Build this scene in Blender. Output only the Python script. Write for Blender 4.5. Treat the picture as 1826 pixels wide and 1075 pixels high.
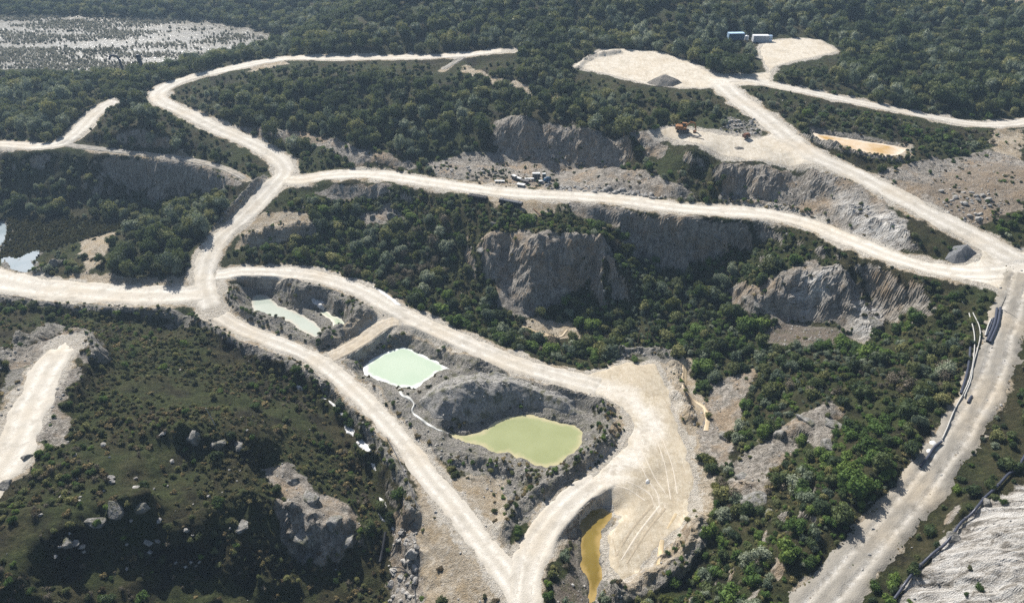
import bpy, bmesh, math, random
import numpy as np
from mathutils import Vector, Matrix

for o in list(bpy.data.objects): bpy.data.objects.remove(o)
scene = bpy.context.scene
COL = scene.collection
random.seed(7); rng = np.random.default_rng(7)

# ------------------------------------------------------------------ camera, sky, sun, exposure
CAM_H, PITCH, FPX, W_PX, H_PX = 110.0, math.radians(33.0), 1304.0, 1826.0, 1075.0
cam = bpy.data.cameras.new('camera'); cam_o = bpy.data.objects.new('camera', cam); COL.objects.link(cam_o)
cam_o.location = (0, 0, CAM_H); cam_o.rotation_euler = (math.pi/2 - PITCH, 0, 0)
cam.sensor_width = 36; cam.lens = 36*FPX/W_PX; cam.clip_start = 1; cam.clip_end = 6000
scene.camera = cam_o
SUN_EL, SUN_AZ = math.radians(40.5), math.radians(-27)      # azimuth measured from +Y towards +X
world = bpy.data.worlds.new('World'); scene.world = world; world.use_nodes = True
wn = world.node_tree; bg = wn.nodes['Background']
sky = wn.nodes.new('ShaderNodeTexSky'); sky.sky_type = 'NISHITA'; sky.sun_disc = False
sky.sun_elevation = SUN_EL; sky.sun_rotation = SUN_AZ; sky.air_density = 1.0; sky.dust_density = 1.6; sky.ozone_density = 1.0
wn.links.new(sky.outputs[0], bg.inputs[0]); bg.inputs[1].default_value = 0.062
sl = bpy.data.lights.new('sun', 'SUN'); sl.energy = 5.0; sl.angle = math.radians(0.5); sl.color = (1.0, 0.965, 0.915)
sun = bpy.data.objects.new('sun', sl); COL.objects.link(sun)
sd = Vector((math.sin(SUN_AZ)*math.cos(SUN_EL), math.cos(SUN_AZ)*math.cos(SUN_EL), math.sin(SUN_EL)))
sun.rotation_euler = (-sd).to_track_quat('-Z', 'Y').to_euler(); sun.location = sd*500
scene.view_settings.view_transform = 'Standard'; scene.view_settings.look = 'None'
scene.view_settings.gamma = 1; scene.view_settings.use_curve_mapping = False
scene.view_settings.exposure = 0.74
scene.cycles.use_denoising = False
scene.cycles.max_bounces = 5; scene.cycles.diffuse_bounces = 2; scene.cycles.glossy_bounces = 2
scene.cycles.transmission_bounces = 2; scene.cycles.transparent_max_bounces = 4; scene.cycles.volume_bounces = 0; scene.cycles.volume_step_rate = 10

# ------------------------------------------------------------------ helpers: rays, noise, materials
CP, SP = math.cos(PITCH), math.sin(PITCH)
def ray(u, v):
    x = (np.asarray(u, float)-W_PX/2)/FPX; t = (H_PX/2-np.asarray(v, float))/FPX
    return np.stack([x, CP+t*SP, -SP+t*CP], -1)
def at_z(u, v, z):                                   # where the line of sight meets height z
    d = ray(u, v); s = (np.asarray(z, float)-CAM_H)/d[..., 2]
    return d[..., 0]*s, d[..., 1]*s
_TAB = np.random.default_rng(99).random((256, 256)).astype(np.float32)*2-1
def vnoise(x, y, z=None, seed=0):
    x = np.asarray(x, np.float32)+seed*37.17; y = np.asarray(y, np.float32)+seed*11.71
    def layer(x, y):
        xf, yf = np.floor(x), np.floor(y); fx, fy = x-xf, y-yf; fx, fy = fx*fx*(3-2*fx), fy*fy*(3-2*fy)
        i = xf.astype(np.int32) & 255; j = yf.astype(np.int32) & 255; i1 = (i+1) & 255; j1 = (j+1) & 255
        a = _TAB[i, j]; c = _TAB[i, j1]; a = a+(_TAB[i1, j]-a)*fx; c = c+(_TAB[i1, j1]-c)*fx
        return a+(c-a)*fy
    if z is None: return layer(x, y)
    z = np.asarray(z, np.float32); zf = np.floor(z); fz = z-zf; fz = fz*fz*(3-2*fz)
    a = layer(x+zf*53.3, y+zf*91.7); b = layer(x+(zf+1)*53.3, y+(zf+1)*91.7); return a+(b-a)*fz
def fbm(x, y, z=None, octv=4, seed=0, gain=.5):
    s = 0; a = 1; t = 0
    for k in range(octv):
        s = s + a*vnoise(x*2**k+17.3*k, y*2**k-9.1*k, None if z is None else z*2**k, seed+k); t += a; a *= gain
    return s/t
def sstep(a, b, x):
    t = np.clip((x-a)/(b-a), 0, 1); return t*t*(3-2*t)

def link_obj(name, me, parent=None, mat=None):
    o = bpy.data.objects.new(name, me); COL.objects.link(o)
    if parent is not None: o.parent = parent
    if mat is not None and me is not None and not me.materials: me.materials.append(mat)
    return o
def tag(o, label=None, cat=None, group=None, kind=None):
    if label: o['label'] = label
    if cat: o['category'] = cat
    if group: o['group'] = group
    if kind: o['kind'] = kind
    return o
def mesh_np(name, V, F, smooth=True):
    """V (n,3), F (m,k) arrays"""
    me = bpy.data.meshes.new(name); V = np.asarray(V, np.float32); F = np.asarray(F, np.int32)
    me.vertices.add(len(V)); me.vertices.foreach_set('co', V.ravel())
    k = F.shape[1]; me.loops.add(F.size); me.loops.foreach_set('vertex_index', F.ravel())
    me.polygons.add(len(F)); me.polygons.foreach_set('loop_start', np.arange(0, F.size, k, dtype=np.int32))
    me.polygons.foreach_set('loop_total', np.full(len(F), k, np.int32))
    me.update(calc_edges=True)
    me.polygons.foreach_set('use_smooth', np.full(len(F), smooth, bool))
    me.validate(); return me
def fattr(me, name, arr):
    a = me.attributes.new(name, 'FLOAT', 'POINT'); a.data.foreach_set('value', np.asarray(arr, np.float32).ravel())
def cattr(me, name, arr4):
    a = me.attributes.new(name, 'FLOAT_COLOR', 'POINT'); a.data.foreach_set('color', np.asarray(arr4, np.float32).ravel())

class NT:
    """small node-tree helper"""
    def __init__(s, name):
        s.m = bpy.data.materials.new(name); s.m.use_nodes = True; s.t = s.m.node_tree
        s.b = s.t.nodes['Principled BSDF']; s.out = s.t.nodes['Material Output']
        s.b.inputs['Specular IOR Level'].default_value = 0.25
    def n(s, typ, **kw):
        nd = s.t.nodes.new(typ)
        for k, v in kw.items():
            if hasattr(nd, k): setattr(nd, k, v)
            else: nd.inputs[k.replace('_', ' ')].default_value = v
        return nd
    def l(s, a, b): s.t.links.new(a, b)
    def pos(s): return s.n('ShaderNodeNewGeometry').outputs['Position']
    def noise(s, scale, detail=4, rough=.6, vec=None, dist=0):
        nd = s.n('ShaderNodeTexNoise', Scale=scale, Detail=detail, Roughness=rough, Distortion=dist)
        s.l(vec if vec is not None else s.pos(), nd.inputs['Vector']); return nd.outputs['Fac']
    def ramp(s, fac, stops):
        nd = s.n('ShaderNodeValToRGB'); cr = nd.color_ramp
        while len(cr.elements) < len(stops): cr.elements.new(.5)
        for e, (p, c) in zip(cr.elements, stops): e.position = p; e.color = (*c, 1) if len(c) == 3 else c
        s.l(fac, nd.inputs[0]); return nd.outputs[0]
    def mix(s, fac, a, b, mode='MIX'):
        nd = s.n('ShaderNodeMix'); nd.data_type = 'RGBA'; nd.blend_type = mode
        for inp, v in ((nd.inputs[0], fac), (nd.inputs[6], a), (nd.inputs[7], b)):
            if hasattr(v, 'node'): s.l(v, inp)
            elif isinstance(v, (int, float)): inp.default_value = v
            else: inp.default_value = (*v, 1)
        return nd.outputs[2]
    def math(s, op, a, b=0., c=0.):
        nd = s.n('ShaderNodeMath'); nd.operation = op
        for i, v in enumerate((a, b, c)):
            if hasattr(v, 'node'): s.l(v, nd.inputs[i])
            else: nd.inputs[i].default_value = v
        return nd.outputs[0]
    def attr(s, name, out='Fac'): return s.n('ShaderNodeAttribute', attribute_name=name).outputs[out]
    def base(s, c):
        if hasattr(c, 'node'): s.l(c, s.b.inputs['Base Color'])
        else: s.b.inputs['Base Color'].default_value = (*c, 1)
    def bump(s, hgt, strength=.5, dist=.3):
        nd = s.n('ShaderNodeBump', Strength=strength, Distance=dist); s.l(hgt, nd.inputs['Height']); s.l(nd.outputs[0], s.b.inputs['Normal'])
    def rough(s, v): s.b.inputs['Roughness'].default_value = v
def plain(name, c, rough=.6, metal=0., var=.12, scale=1.5):
    t = NT(name); f = t.noise(scale, 5, .65)
    t.base(t.ramp(f, [(.3, tuple(x*(1-var) for x in c)), (.7, tuple(min(1, x*(1+var)) for x in c))]))
    t.rough(rough); t.b.inputs['Metallic'].default_value = metal; return t.m

# ------------------------------------------------------------------ traced layout (u, v in the photograph; z metres above the pond basin)
ROADS = {
 'A': (3.3, [(905,90,35),(856,94,34),(829,97,33),(770,101,32),(708,102,31),(617,104,30),(531,103,29),(471,110,28),(390,127,27),(335,140,26),(297,155,25),(281,168,24.5),(290,182,24),(340,205,22.5),(385,228,21),(453,258,19),(485,276,18),(503,292,17.3),(507,308,16.6),(492,328,15.8),(471,350,14.5),(453,370,13.5),(428,393,12),(393,424,10.3),(372,459,9),(364,495,8),(368,525,7.3),(385,555,6.5),(420,580,5.6),(470,602,4.8),(520,621,4.2),(565,642,3.8),(610,677,3.4),(660,724,3),(720,790,2.6),(760,845,2.4),(800,893,2.2),(850,958,2),(905,1028,2),(945,1090,2),(990,1160,2),(1050,1290,2),(1100,1420,2)]),
 'B': (3.3, [(500,318,16.3),(532,321,16.6),(587,313,17),(645,311,17.4),(695,315,17.8),(758,324,18.2),(834,335,18.6),(909,344,19),(1025,350,19.4),(1113,357,19.7),(1214,371,20),(1290,376,20.4),(1365,381,20.8),(1442,399,21),(1492,419,21.4),(1568,449,22),(1618,467,22.4),(1693,484,23),(1769,487,24),(1850,470,24.6)]),
 'C': (4.0, [(1850,470,24.6),(1800,455,25),(1744,424,25.6),(1668,386,26.8),(1593,346,28),(1517,306,29.3),(1454,279,30.4),(1405,245,31.3),(1366,212,32.4),(1330,186,33.2),(1300,163,34),(1285,148,34.5)]),
 'D': (2.6, [(1285,143,34.6),(1335,143,34.6),(1381,152,34.3),(1467,170,33.6),(1567,190,32.6),(1668,210,31.4),(1731,221,30.8),(1790,222,30.4),(1860,212,30.2)]),
 'E': (2.8, [(-60,254,20),(0,257,20),(75,261,20),(110,254,20.3),(140,234,21),(165,207,22),(190,188,23),(214,176,23.6)]),
 'F': (4.6, [(-80,478,6.5),(0,500,6.5),(60,512,6.5),(150,520,6.6),(250,527,6.8),(340,525,7.2),(372,515,7.6)]),
 'G': (2.8, [(370,492,8),(400,490,7.6),(430,485,7.2),(500,486,6.6),(570,495,6),(640,517,5.5),(690,545,5),(760,580,4.4),(850,620,3.8),(930,652,3.3),(1000,672,2.9),(1070,690,2.6),(1130,717,2.4),(1158,755,2.3),(1135,803,2.1),(1080,848,2),(1030,885,1.9),(985,930,1.9),(957,975,1.9),(938,1030,2),(935,1100,2)]),
 'H': (2.2, [(725,572,4.5),(698,575,4.5),(676,586,4.4),(652,604,4.2),(626,620,4.05),(600,632,3.9),(575,642,3.8)]),
 'I': (3.2, [(118,612,17),(92,650,17),(66,700,17),(45,750,17),(20,810,17),(-40,890,17),(-140,1010,17),(-230,1120,17)]),
 'J': (3.1, [(1822,480,24.4),(1814,515,23.8),(1800,560,23),(1785,610,22.3),(1770,660,21.6),(1740,720,20.6),(1695,795,19.2),(1640,870,17.6),(1580,940,16),(1520,1010,14.5),(1450,1090,13),(1390,1160,12),(1310,1280,10.5),(1240,1420,9)]),
 'K': (1.3, [(832,99,33),(808,113,31.6),(786,127,30.6)]),
 'L': (1.4, [(112,258,20),(220,271,19),(330,284,18.4),(400,301,17.4),(442,322,16.2)]),
}
SPOTS = """535,690,1;600,735,.3;625,765,-.2;650,795,-.8;660,830,-1.4;680,890,-2.6;690,930,-3.6;690,985,-4.8;685,1040,-5.6;680,1085,-6.2
560,672,1.5;640,745,1.4;700,830,.8;730,900,.3;752,960,.8;735,1020,-2.2;735,1075,-2.8;770,920,1.5;770,1000,1.5;780,1070,1.5;850,1040,1.8
470,830,4;510,840,3;500,900,4;560,890,1.5;600,920,.5;540,990,-2.5;560,1020,-3.4;630,960,-3.6;600,1010,-4
520,720,1;450,700,4;400,650,3.5;470,660,1.5;350,600,3.5;300,590,4;200,570,5;100,560,6;20,540,5.5
300,680,9;380,720,8;200,650,13;160,620,15;230,700,13;130,720,16;150,800,16;300,760,13;330,760,13.5;340,800,10;430,770,10;430,810,7.5
100,880,17;200,880,16;250,900,15.5;330,930,12;400,900,9;440,850,7;130,960,17.5;160,930,18;210,895,17.5;260,905,15;300,930,12;150,1020,13;200,1000,11;250,960,11;110,1060,14
50,900,18;0,950,19;30,1030,19;300,1000,9;300,1070,8;420,980,5;450,1060,2;540,1070,-4
50,410,5;100,395,5;150,405,5;200,400,5.5;40,465,4.8;0,420,4.8;120,450,5.3;175,430,8;160,470,7;260,430,8;300,470,8;240,480,7;330,500,7.5;320,390,9;380,350,11;300,350,8;250,340,7
280,345,8;340,345,9;400,330,12.5;200,370,6;100,375,6;0,370,6;280,290,18;340,295,17.5;280,278,19;390,310,16.5
200,200,25;150,240,22;300,240,24;380,260,20.5;460,300,17;230,180,26;250,220,27;330,240,23;50,200,20;100,160,20;180,150,20;0,230,20;230,140,20;0,140,17
900,75,35.5;900,60,36.5;900,30,40;900,0,44;700,60,35;700,0,42;1100,60,37;1100,0,46;1300,30,42;1500,60,36.5;1450,20,41;1700,30,40;1826,60,37;1750,5,43;1500,130,34.2;1700,150,33;1800,130,34;1600,110,35;1340,66,35;1310,62,35;1400,85,35;1460,90,35
560,70,26;600,40,34;600,170,27;700,150,29;500,140,28;400,170,26;800,180,28;900,130,32;1000,150,32;900,170,30;1050,180,31.5;1150,190,32;1250,190,33;450,235,20;500,240,21;600,240,22.5;700,260,21;750,280,19.5;850,250,22.5
470,228,21.5;560,240,21;640,265,20.5;720,283,20;560,290,17.5;650,297,18;720,300,18.2;780,300,18.4;850,300,18.5;900,310,18.7;960,320,19;1000,330,19.2
1000,195,29.5;940,190,29;1060,200,30
1090,297,23;1150,305,23;1240,340,21.5;1080,325,19.5;1150,345,19.8;1250,360,20.2;1170,290,24;1240,265,30;1300,290,28.7;1250,320,23;1300,350,21;1280,300,26
1620,440,24;1700,455,24.2;1740,450,25
1700,320,29;1800,310,30;1800,350,29;1750,385,27.5;1826,330,30;1650,300,29.5;1800,400,27;1700,250,31;1600,235,31.5;1800,260,30.5
420,440,9;480,400,12.5;550,350,15.5;540,400,12;480,440,8.5;430,460,8;600,335,15.5;650,350,14.5;700,350,15;750,345,16;800,352,17;850,358,18.2;900,372,18.3;940,385,18;600,400,10;700,400,11;620,450,6;700,430,8;800,400,13;780,450,7;500,455,7;600,480,4.8;700,500,3;750,530,2;800,560,1.5;850,580,1;900,590,.5;950,600,0;1000,610,0;870,540,2;830,480,6;850,430,12;1080,625,.5;1020,590,.5
980,385,18;1050,390,17;1100,400,16.5
1000,360,19
1100,550,2;1200,560,3;1200,520,4.5;1150,600,1;1300,550,4;1250,620,2.5;1300,480,9;1350,430,14;1300,420,13;1400,420,18;1420,410,19.5
1450,600,8.6;1550,480,20.5;1600,500,21;1700,520,22.3;1650,540,20;1700,560,21
1350,640,5;1300,680,3;1270,740,1.5;1240,720,1;1250,650,1.5;1400,600,7;1450,640,9;1550,640,13;1620,600,16;1680,600,19;1720,600,21.5;1600,700,16;1500,720,11;1400,720,7;1340,760,4;1650,700,18.5;1710,670,20.5;1680,740,20;1660,780,19.8;1600,800,18;1500,800,13;1400,800,8;1350,850,6;1300,880,3.5;1260,880,1.5;1350,920,6.5;1450,880,12;1550,860,18.5;1500,950,17;1420,960,12;1330,980,6;1270,1000,2.5;1350,1050,8;1240,1050,0;1440,1010,15;1400,1060,13;1600,845,20;1545,930,18.8;1200,1080,-1
1480,715,13.5;1430,755,11.5;1380,790,9.5;1340,850,8;1490,760,11;1420,800,7.5
1826,560,23.5;1826,650,23;1800,720,22;1760,780,21;1800,850,21.5;1700,900,19;1750,950,20;1826,950,23.5;1650,1000,17;1700,1060,18;1826,1060,22;1600,1060,15
1150,670,2.3;1110,645,2.4;1200,760,2;1200,850,1.6;1150,900,1.2;1150,980,.6;1100,1030,.4;1220,920,1.2;1120,860,1.6
450,510,6;550,505,5.8;630,540,5;500,605,4.6;600,600,4.2;700,590,4.5;790,628,3.9;860,655,3.4;640,650,3.2;680,720,2;740,780,1.5;800,830,1.4;900,860,1.6;880,920,1.7;1060,710,2.6;1085,770,2.3;1040,830,2;960,880,1.8;900,960,1.9;1010,960,1.6;1010,1040,1.6;850,700,2;960,720,1.5""".replace('\n', ';')
WORLD_SPOTS = [(-330,40,10),(330,40,25),(-150,60,16),(-60,40,-8),(40,40,0),(120,40,16),(-420,300,22),(-350,200,14),(-520,450,16),(360,250,34),(480,420,46),(-500,600,40),(-250,600,36),(0,540,66),(200,520,64),(420,600,66),(-640,780,60),(640,780,80),(0,790,90),(300,160,30),(-300,120,10),(-220,80,20)]
LEDGES = [  # crest and foot lines of the cuttings
 [(884,208,27.3),(915,216,27.6),(950,222,27.8),(1000,228,27.8),(1055,232,27.8),(1110,238,28),(1145,236,30)],
 [(875,266,18.9),(915,274,19),(950,280,19.2),(1000,288,19.4),(1060,296,19.6),(1110,303,19.9)],
 [(868,420,13.5),(885,410,15.8),(930,406,17),(965,412,17),(1000,421,17),(1050,418,17),(1078,436,16),(1100,456,14)],
 [(872,500,5.5),(884,545,2),(910,558,1.2),(940,562,1),(975,548,2),(1010,526,3.6),(1040,505,5.5),(1062,490,7),(1092,480,8)],
 [(1040,359,19.2),(1085,366,19),(1130,377,18.8),(1200,389,18.5),(1245,397,18.4),(1285,415,16)],
 [(1045,398,16.3),(1085,408,14.5),(1112,425,12.4),(1140,462,7.5),(1175,478,6.5),(1215,480,6.5),(1260,464,9)],
 [(1335,522,10.5),(1350,508,11.8),(1400,480,15.6),(1450,465,18),(1500,479,18),(1545,508,17),(1572,548,14),(1590,575,12.5)],
 [(1330,548,8.2),(1365,556,8.4),(1400,562,8.5),(1460,570,9),(1510,582,9),(1538,606,9),(1560,612,9.6)],
 [(1285,290,28.9),(1330,293,28.4),(1360,299,28.2),(1440,296,28.8),(1500,317,28),(1560,354,27.2),(1602,385,26.5)],
 [(1285,352,21),(1350,358,21.1),(1430,379,21.3),(1480,406,21.5),(1540,430,21.9),(1600,452,22.3),(1650,467,22.8)],
 [(455,832,4.5),(500,838,4),(515,870,4.2),(530,900,3.6),(560,905,2.5),(600,925,1.4),(640,935,.2)],
 [(500,960,-.4),(525,1005,-2.6),(560,1015,-3.4),(600,1005,-3.6),(640,985,-3.8)],
 [(305,762,13),(345,762,12.6),(390,776,11),(440,782,9.6)],
 [(315,795,10.8),(350,800,9.8),(390,806,8.9),(440,808,7.8)],
 [(100,985,17.3),(135,955,17.1),(165,925,16.9),(210,893,16.4),(265,900,15)],
 [(120,1020,14.2),(160,995,12.8),(200,970,12.2),(250,945,11.6),(280,925,11.6)],
 [(455,226,21.6),(520,234,21.6),(560,241,21.4),(600,252,21.2),(640,266,20.9),(690,277,20.4),(728,284,20.2)],
 [(500,262,18.3),(560,290,17.4),(610,295,17.7),(650,298,17.9),(720,302,18.2)],
]
# ponds: level, outline
PONDS = {
 'milky': (2.4, [(447,530),(456,525),(475,526),(491,538),(499,544),(531,556),(562,574),(574,584),(574,599),(564,604),(544,594),(532,589),(516,574),(481,566),(456,562),(448,548)]),
 'small': (2.4, [(554,551),(579,551),(593,562),(606,566),(617,575),(617,584),(607,590),(593,584),(592,574),(574,561)]),
 'mint': (1.2, [(720,618),(736,622),(758,634),(783,644),(804,659),(781,664),(762,680),(741,691),(710,691),(690,685),(670,675),(650,667),(649,652),(665,639),(688,627),(708,620)]),
 'olive': (0.0, [(800,770),(830,774),(858,768),(880,752),(905,742),(935,738),(965,743),(1000,752),(1030,757),(1042,770),(1040,790),(1025,810),(1000,828),(975,836),(950,832),(930,818),(905,808),(880,810),(855,795),(830,790),(812,783)]),
 'amber': (-.6, [(1053,907),(1073,906),(1093,913),(1092,923),(1073,946),(1069,966),(1074,996),(1078,1032),(1073,1044),(1063,1057),(1053,1078),(1046,1039),(1033,1006),(1032,969),(1034,933),(1043,918)]),
 'orange': (30.2, [(1446,236),(1490,243),(1545,252),(1590,259),(1620,265),(1606,277),(1572,281),(1535,275),(1495,264),(1456,247)]),
 'marsh': (4.9, [(10,462),(28,466),(48,456),(63,450),(52,466),(64,477),(46,487),(18,480)]),
 'marsh2': (4.9, [(-60,398),(4,396),(13,404),(9,428),(-4,444),(-60,450)]),
}
LAKE = (16.0, [(-160,33),(0,31),(130,30),(250,34),(370,38),(440,50),(500,66),(513,74),(440,86),(380,97),(310,112),(250,122),(150,124),(60,120),(-160,122)])
PADS = {
 'upper': [(1018,119),(1060,103),(1072,88),(1110,87),(1180,93),(1232,110),(1272,132),(1320,136),(1378,128),(1372,152),(1320,153),(1270,157),(1210,158),(1150,150),(1085,134)],
 'depot': [(1352,88),(1365,73),(1420,67),(1465,71),(1499,92),(1460,101),(1420,109),(1385,119),(1372,132),(1358,104)],
 'digger': [(1158,236),(1200,224),(1232,230),(1280,238),(1350,246),(1400,232),(1462,272),(1460,296),(1400,297),(1330,287),(1270,272),(1205,252)],
 'turning': [(1040,668),(1085,655),(1120,645),(1170,648),(1192,690),(1205,740),(1222,790),(1238,850),(1235,900),(1220,935),(1180,975),(1140,1024),(1108,1035),(1090,1020),(1080,985),(1082,950),(1105,915),(1090,893),(1060,884),(1030,900),(1000,925),(990,915),(1030,872),(1075,832),(1116,790),(1128,758),(1110,727),(1060,703),(1030,690)],
 'hairpin': [(1690,478),(1742,462),(1752,440),(1745,420),(1790,440),(1850,455),(1850,540),(1800,532),(1780,515),(1730,500)],
 'track_end': [(84,640),(100,615),(122,607),(128,630),(112,660)],
}
BERMS = [  # height, half width, points
 (1.5, 2.2, [(412,530),(425,512),(445,503),(480,500),(540,506),(600,514),(640,532),(657,556),(640,582),(598,603),(560,613),(520,608),(470,586),(432,562),(412,535)]),
 (1.6, 2.2, [(628,645),(645,620),(672,602),(703,592),(735,602),(790,626),(850,648),(890,660)]),
 (1.2, 1.8, [(628,650),(660,690),(700,735),(760,795),(810,828)]),
 (1.7, 2.0, [(985,690),(1050,702),(1078,735),(1086,778),(1062,810),(1020,842),(970,872),(925,905),(895,945),(890,985)]),
 (1.3, 1.6, [(822,815),(870,826),(920,842),(965,860)]),
 (1.9, 2.2, [(1245,935),(1238,965),(1215,1000),(1180,1022),(1140,1046),(1105,1056),(1078,1046)]),
 (1.3, 1.8, [(1110,634),(1150,628),(1185,632),(1203,650),(1210,700),(1226,745)]),
 (1.6, 1.6, [(470,318),(452,336),(420,370),(395,400),(372,428)]),
 (1.6, 2.2, [(5,650),(40,622),(75,602),(110,592),(145,596),(166,612),(175,640)]),
 (.9, 1.6, [(0,528),(60,540),(150,550),(280,556),(360,572),(420,606),(500,640),(560,668),(620,720),(680,800),(725,870),(740,920)]),
 (1.3, 1.6, [(1030,122),(1048,106),(1075,98),(1104,94)]),
 (1.5, 1.6, [(1412,236),(1450,252),(1500,268),(1550,284),(1600,286)]),
 (1.1, 1.3, [(0,480),(30,490),(60,488),(118,470)]),
 (1.2, 1.8, [(440,425),(480,416),(520,408),(555,410)]),
 (1.2, 1.6, [(560,318),(600,306),(680,304),(730,312)]),
 (1.3, 1.8, [(1290,358),(1380,370),(1430,382)]),
 (1.0, 1.3, [(1700,108),(1740,112),(1790,118)]),
]
MASKS = {   # surface classes traced on the ground
 'rock': [
  [(860,425),(885,412),(930,410),(1000,424),(1050,420),(1100,455),(1090,480),(1050,500),(1000,540),(960,562),(920,560),(885,550),(880,500),(865,470)],
  [(1000,360),(1060,359),(1130,380),(1240,398),(1280,420),(1285,450),(1240,470),(1190,475),(1150,470),(1110,440),(1110,420),(1050,395)],
  [(1330,530),(1350,507),(1400,480),(1450,465),(1500,480),(1545,507),(1580,555),(1585,580),(1540,610),(1515,600),(1500,580),(1440,565),(1380,575),(1330,555)],
  [(885,215),(1120,238),(1120,290),(1060,293),(880,275)],
  [(760,292),(880,272),(1070,292),(1240,345),(1250,360),(1080,345),(980,335),(780,316)],
  [(1280,297),(1330,292),(1450,302),(1520,322),(1620,392),(1620,450),(1430,385),(1290,355)],
  [(1560,310),(1650,282),(1770,268),(1840,290),(1840,370),(1790,385),(1740,405),(1680,380),(1620,345)],
  [(270,287),(340,288),(400,308),(430,330),(380,343),(330,343),(270,343)],
  [(460,830),(520,830),(560,870),(640,920),(650,970),(600,1000),(540,1010),(510,960),(490,900)],
  [(697,915),(745,930),(752,1075),(695,1080),(700,1000)],
  [(1700,930),(1780,885),(1840,850),(1840,1085),(1600,1085),(1650,1000)],
  [(1270,690),(1350,652),(1365,645),(1330,700),(1310,760),(1300,830),(1250,830),(1255,760)],
  [(1300,835),(1360,780),(1480,712),(1500,740),(1480,800),(1420,790),(1370,850),(1350,915),(1310,910)],
  [(565,345),(600,326),(690,326),(700,343),(640,356),(590,358)],[(640,385),(690,362),(722,385),(700,405),(645,400)],
  [(390,222),(470,226),(560,240),(640,268),(730,290),(740,300),(700,298),(640,292),(560,258),(470,240)],
  [(1120,240),(1160,235),(1200,260),(1180,280),(1150,280)],
  [(10,645),(75,600),(110,590),(160,600),(172,640),(150,650),(120,612),(85,640),(20,655)],
  [(70,700),(110,660),(160,650),(110,720),(120,790),(80,800),(60,760)],
 ],
 'sand': [
  [(745,850),(800,905),(890,960),(920,1075),(755,1080),(750,950)],[(790,860),(830,845),(905,860),(900,930),(880,960),(830,910)],
  [(440,400),(490,376),(560,388),(560,415),(500,433),(415,445)],
  [(143,432),(205,414),(188,450),(168,480),(150,492)],[(130,488),(330,495),(350,545),(250,548),(100,535)],
  [(860,345),(980,352),(1010,372),(960,385),(900,372)],[(790,296),(900,300),(985,318),(970,336),(860,325)],
  [(1080,650),(1200,640),(1260,800),(1270,900),(1240,960),(1120,1060),(1085,1030),(1075,960),(1105,905),(1000,930),(1100,830)],
  [(1230,640),(1245,700),(1262,740),(1262,830),(1240,800),(1215,700),(1212,640)],
  [(1440,236),(1620,258),(1625,282),(1570,284),(1500,270)],
  [(1770,230),(1826,230),(1826,290),(1770,280)],
  [(700,1000),(760,900),(800,920),(760,1080),(735,1080)],
  [(640,560),(700,560),(660,610),(600,632),(590,615)],
  [(1720,-5),(1830,-10),(1830,8),(1720,4)],[(830,115),(900,140),(1000,170),(1000,185),(880,150),(820,130)],
  [(1620,0),(1640,-10),(1830,-10),(1830,3),(1700,6)],
  [(480,105),(520,115),(440,130),(450,118)],[(150,262),(330,276),(440,318),(400,304),(250,280),(150,272)],
  [(960,565),(1030,580),(1040,605),(960,600),(930,580)],[(380,560),(470,610),(450,615),(385,580)],
 ],
 'pale': [[(1690,930),(1780,885),(1840,850),(1840,1085),(1600,1085),(1650,1000)],[(1440,480),(1500,485),(1470,530),(1440,560),(1410,545)],[(1530,520),(1575,555),(1585,585),(1540,610),(1515,600),(1530,560)],
  [(1480,330),(1620,392),(1620,450),(1520,420)]],
 'brown': [[(1640,330),(1760,290),(1840,300),(1840,372),(1790,388),(1740,408),(1690,380)],[(1350,590),(1400,572),(1500,585),(1530,608),(1440,616),(1370,612)],[(985,890),(1035,930),(1030,1000),(1045,1075),(990,1085),(1010,980)]],
 'gravel': [
  [(405,535),(420,505),(480,495),(600,508),(665,545),(668,575),(600,612),(540,615),(440,575)],
  [(620,650),(700,588),(800,625),(900,655),(1050,695),(1095,780),(1020,845),(890,975),(885,900),(830,850),(700,760),(640,690)],
  [(985,900),(1060,880),(1100,905),(1035,930),(1030,1000),(1045,1075),(990,1085),(1010,980)],
  [(1235,930),(1260,950),(1200,1040),(1100,1075),(1070,1045),(1140,1035),(1210,985)],
  [(1105,640),(1150,624),(1200,635),(1220,700),(1240,770),(1215,760),(1195,690),(1180,650)],
  [(370,430),(460,318),(475,325),(385,440)],[(0,533),(150,550),(370,575),(500,645),(560,672),(480,640),(350,572),(0,536)],
  [(1150,138),(1185,130),(1220,145),(1160,152)],[(1020,122),(1050,100),(1105,92),(1100,98)],
  [(760,290),(900,270),(990,310),(980,335),(780,318)],[(1640,380),(1760,300),(1826,310),(1780,390)],
  [(1300,210),(1360,225),(1355,245),(1290,240)],[(1350,590),(1400,572),(1500,585),(1530,608),(1440,616),(1370,612)],[(20,660),(40,640),(60,650),(30,760),(0,800),(0,700)],
 ],
}

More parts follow.
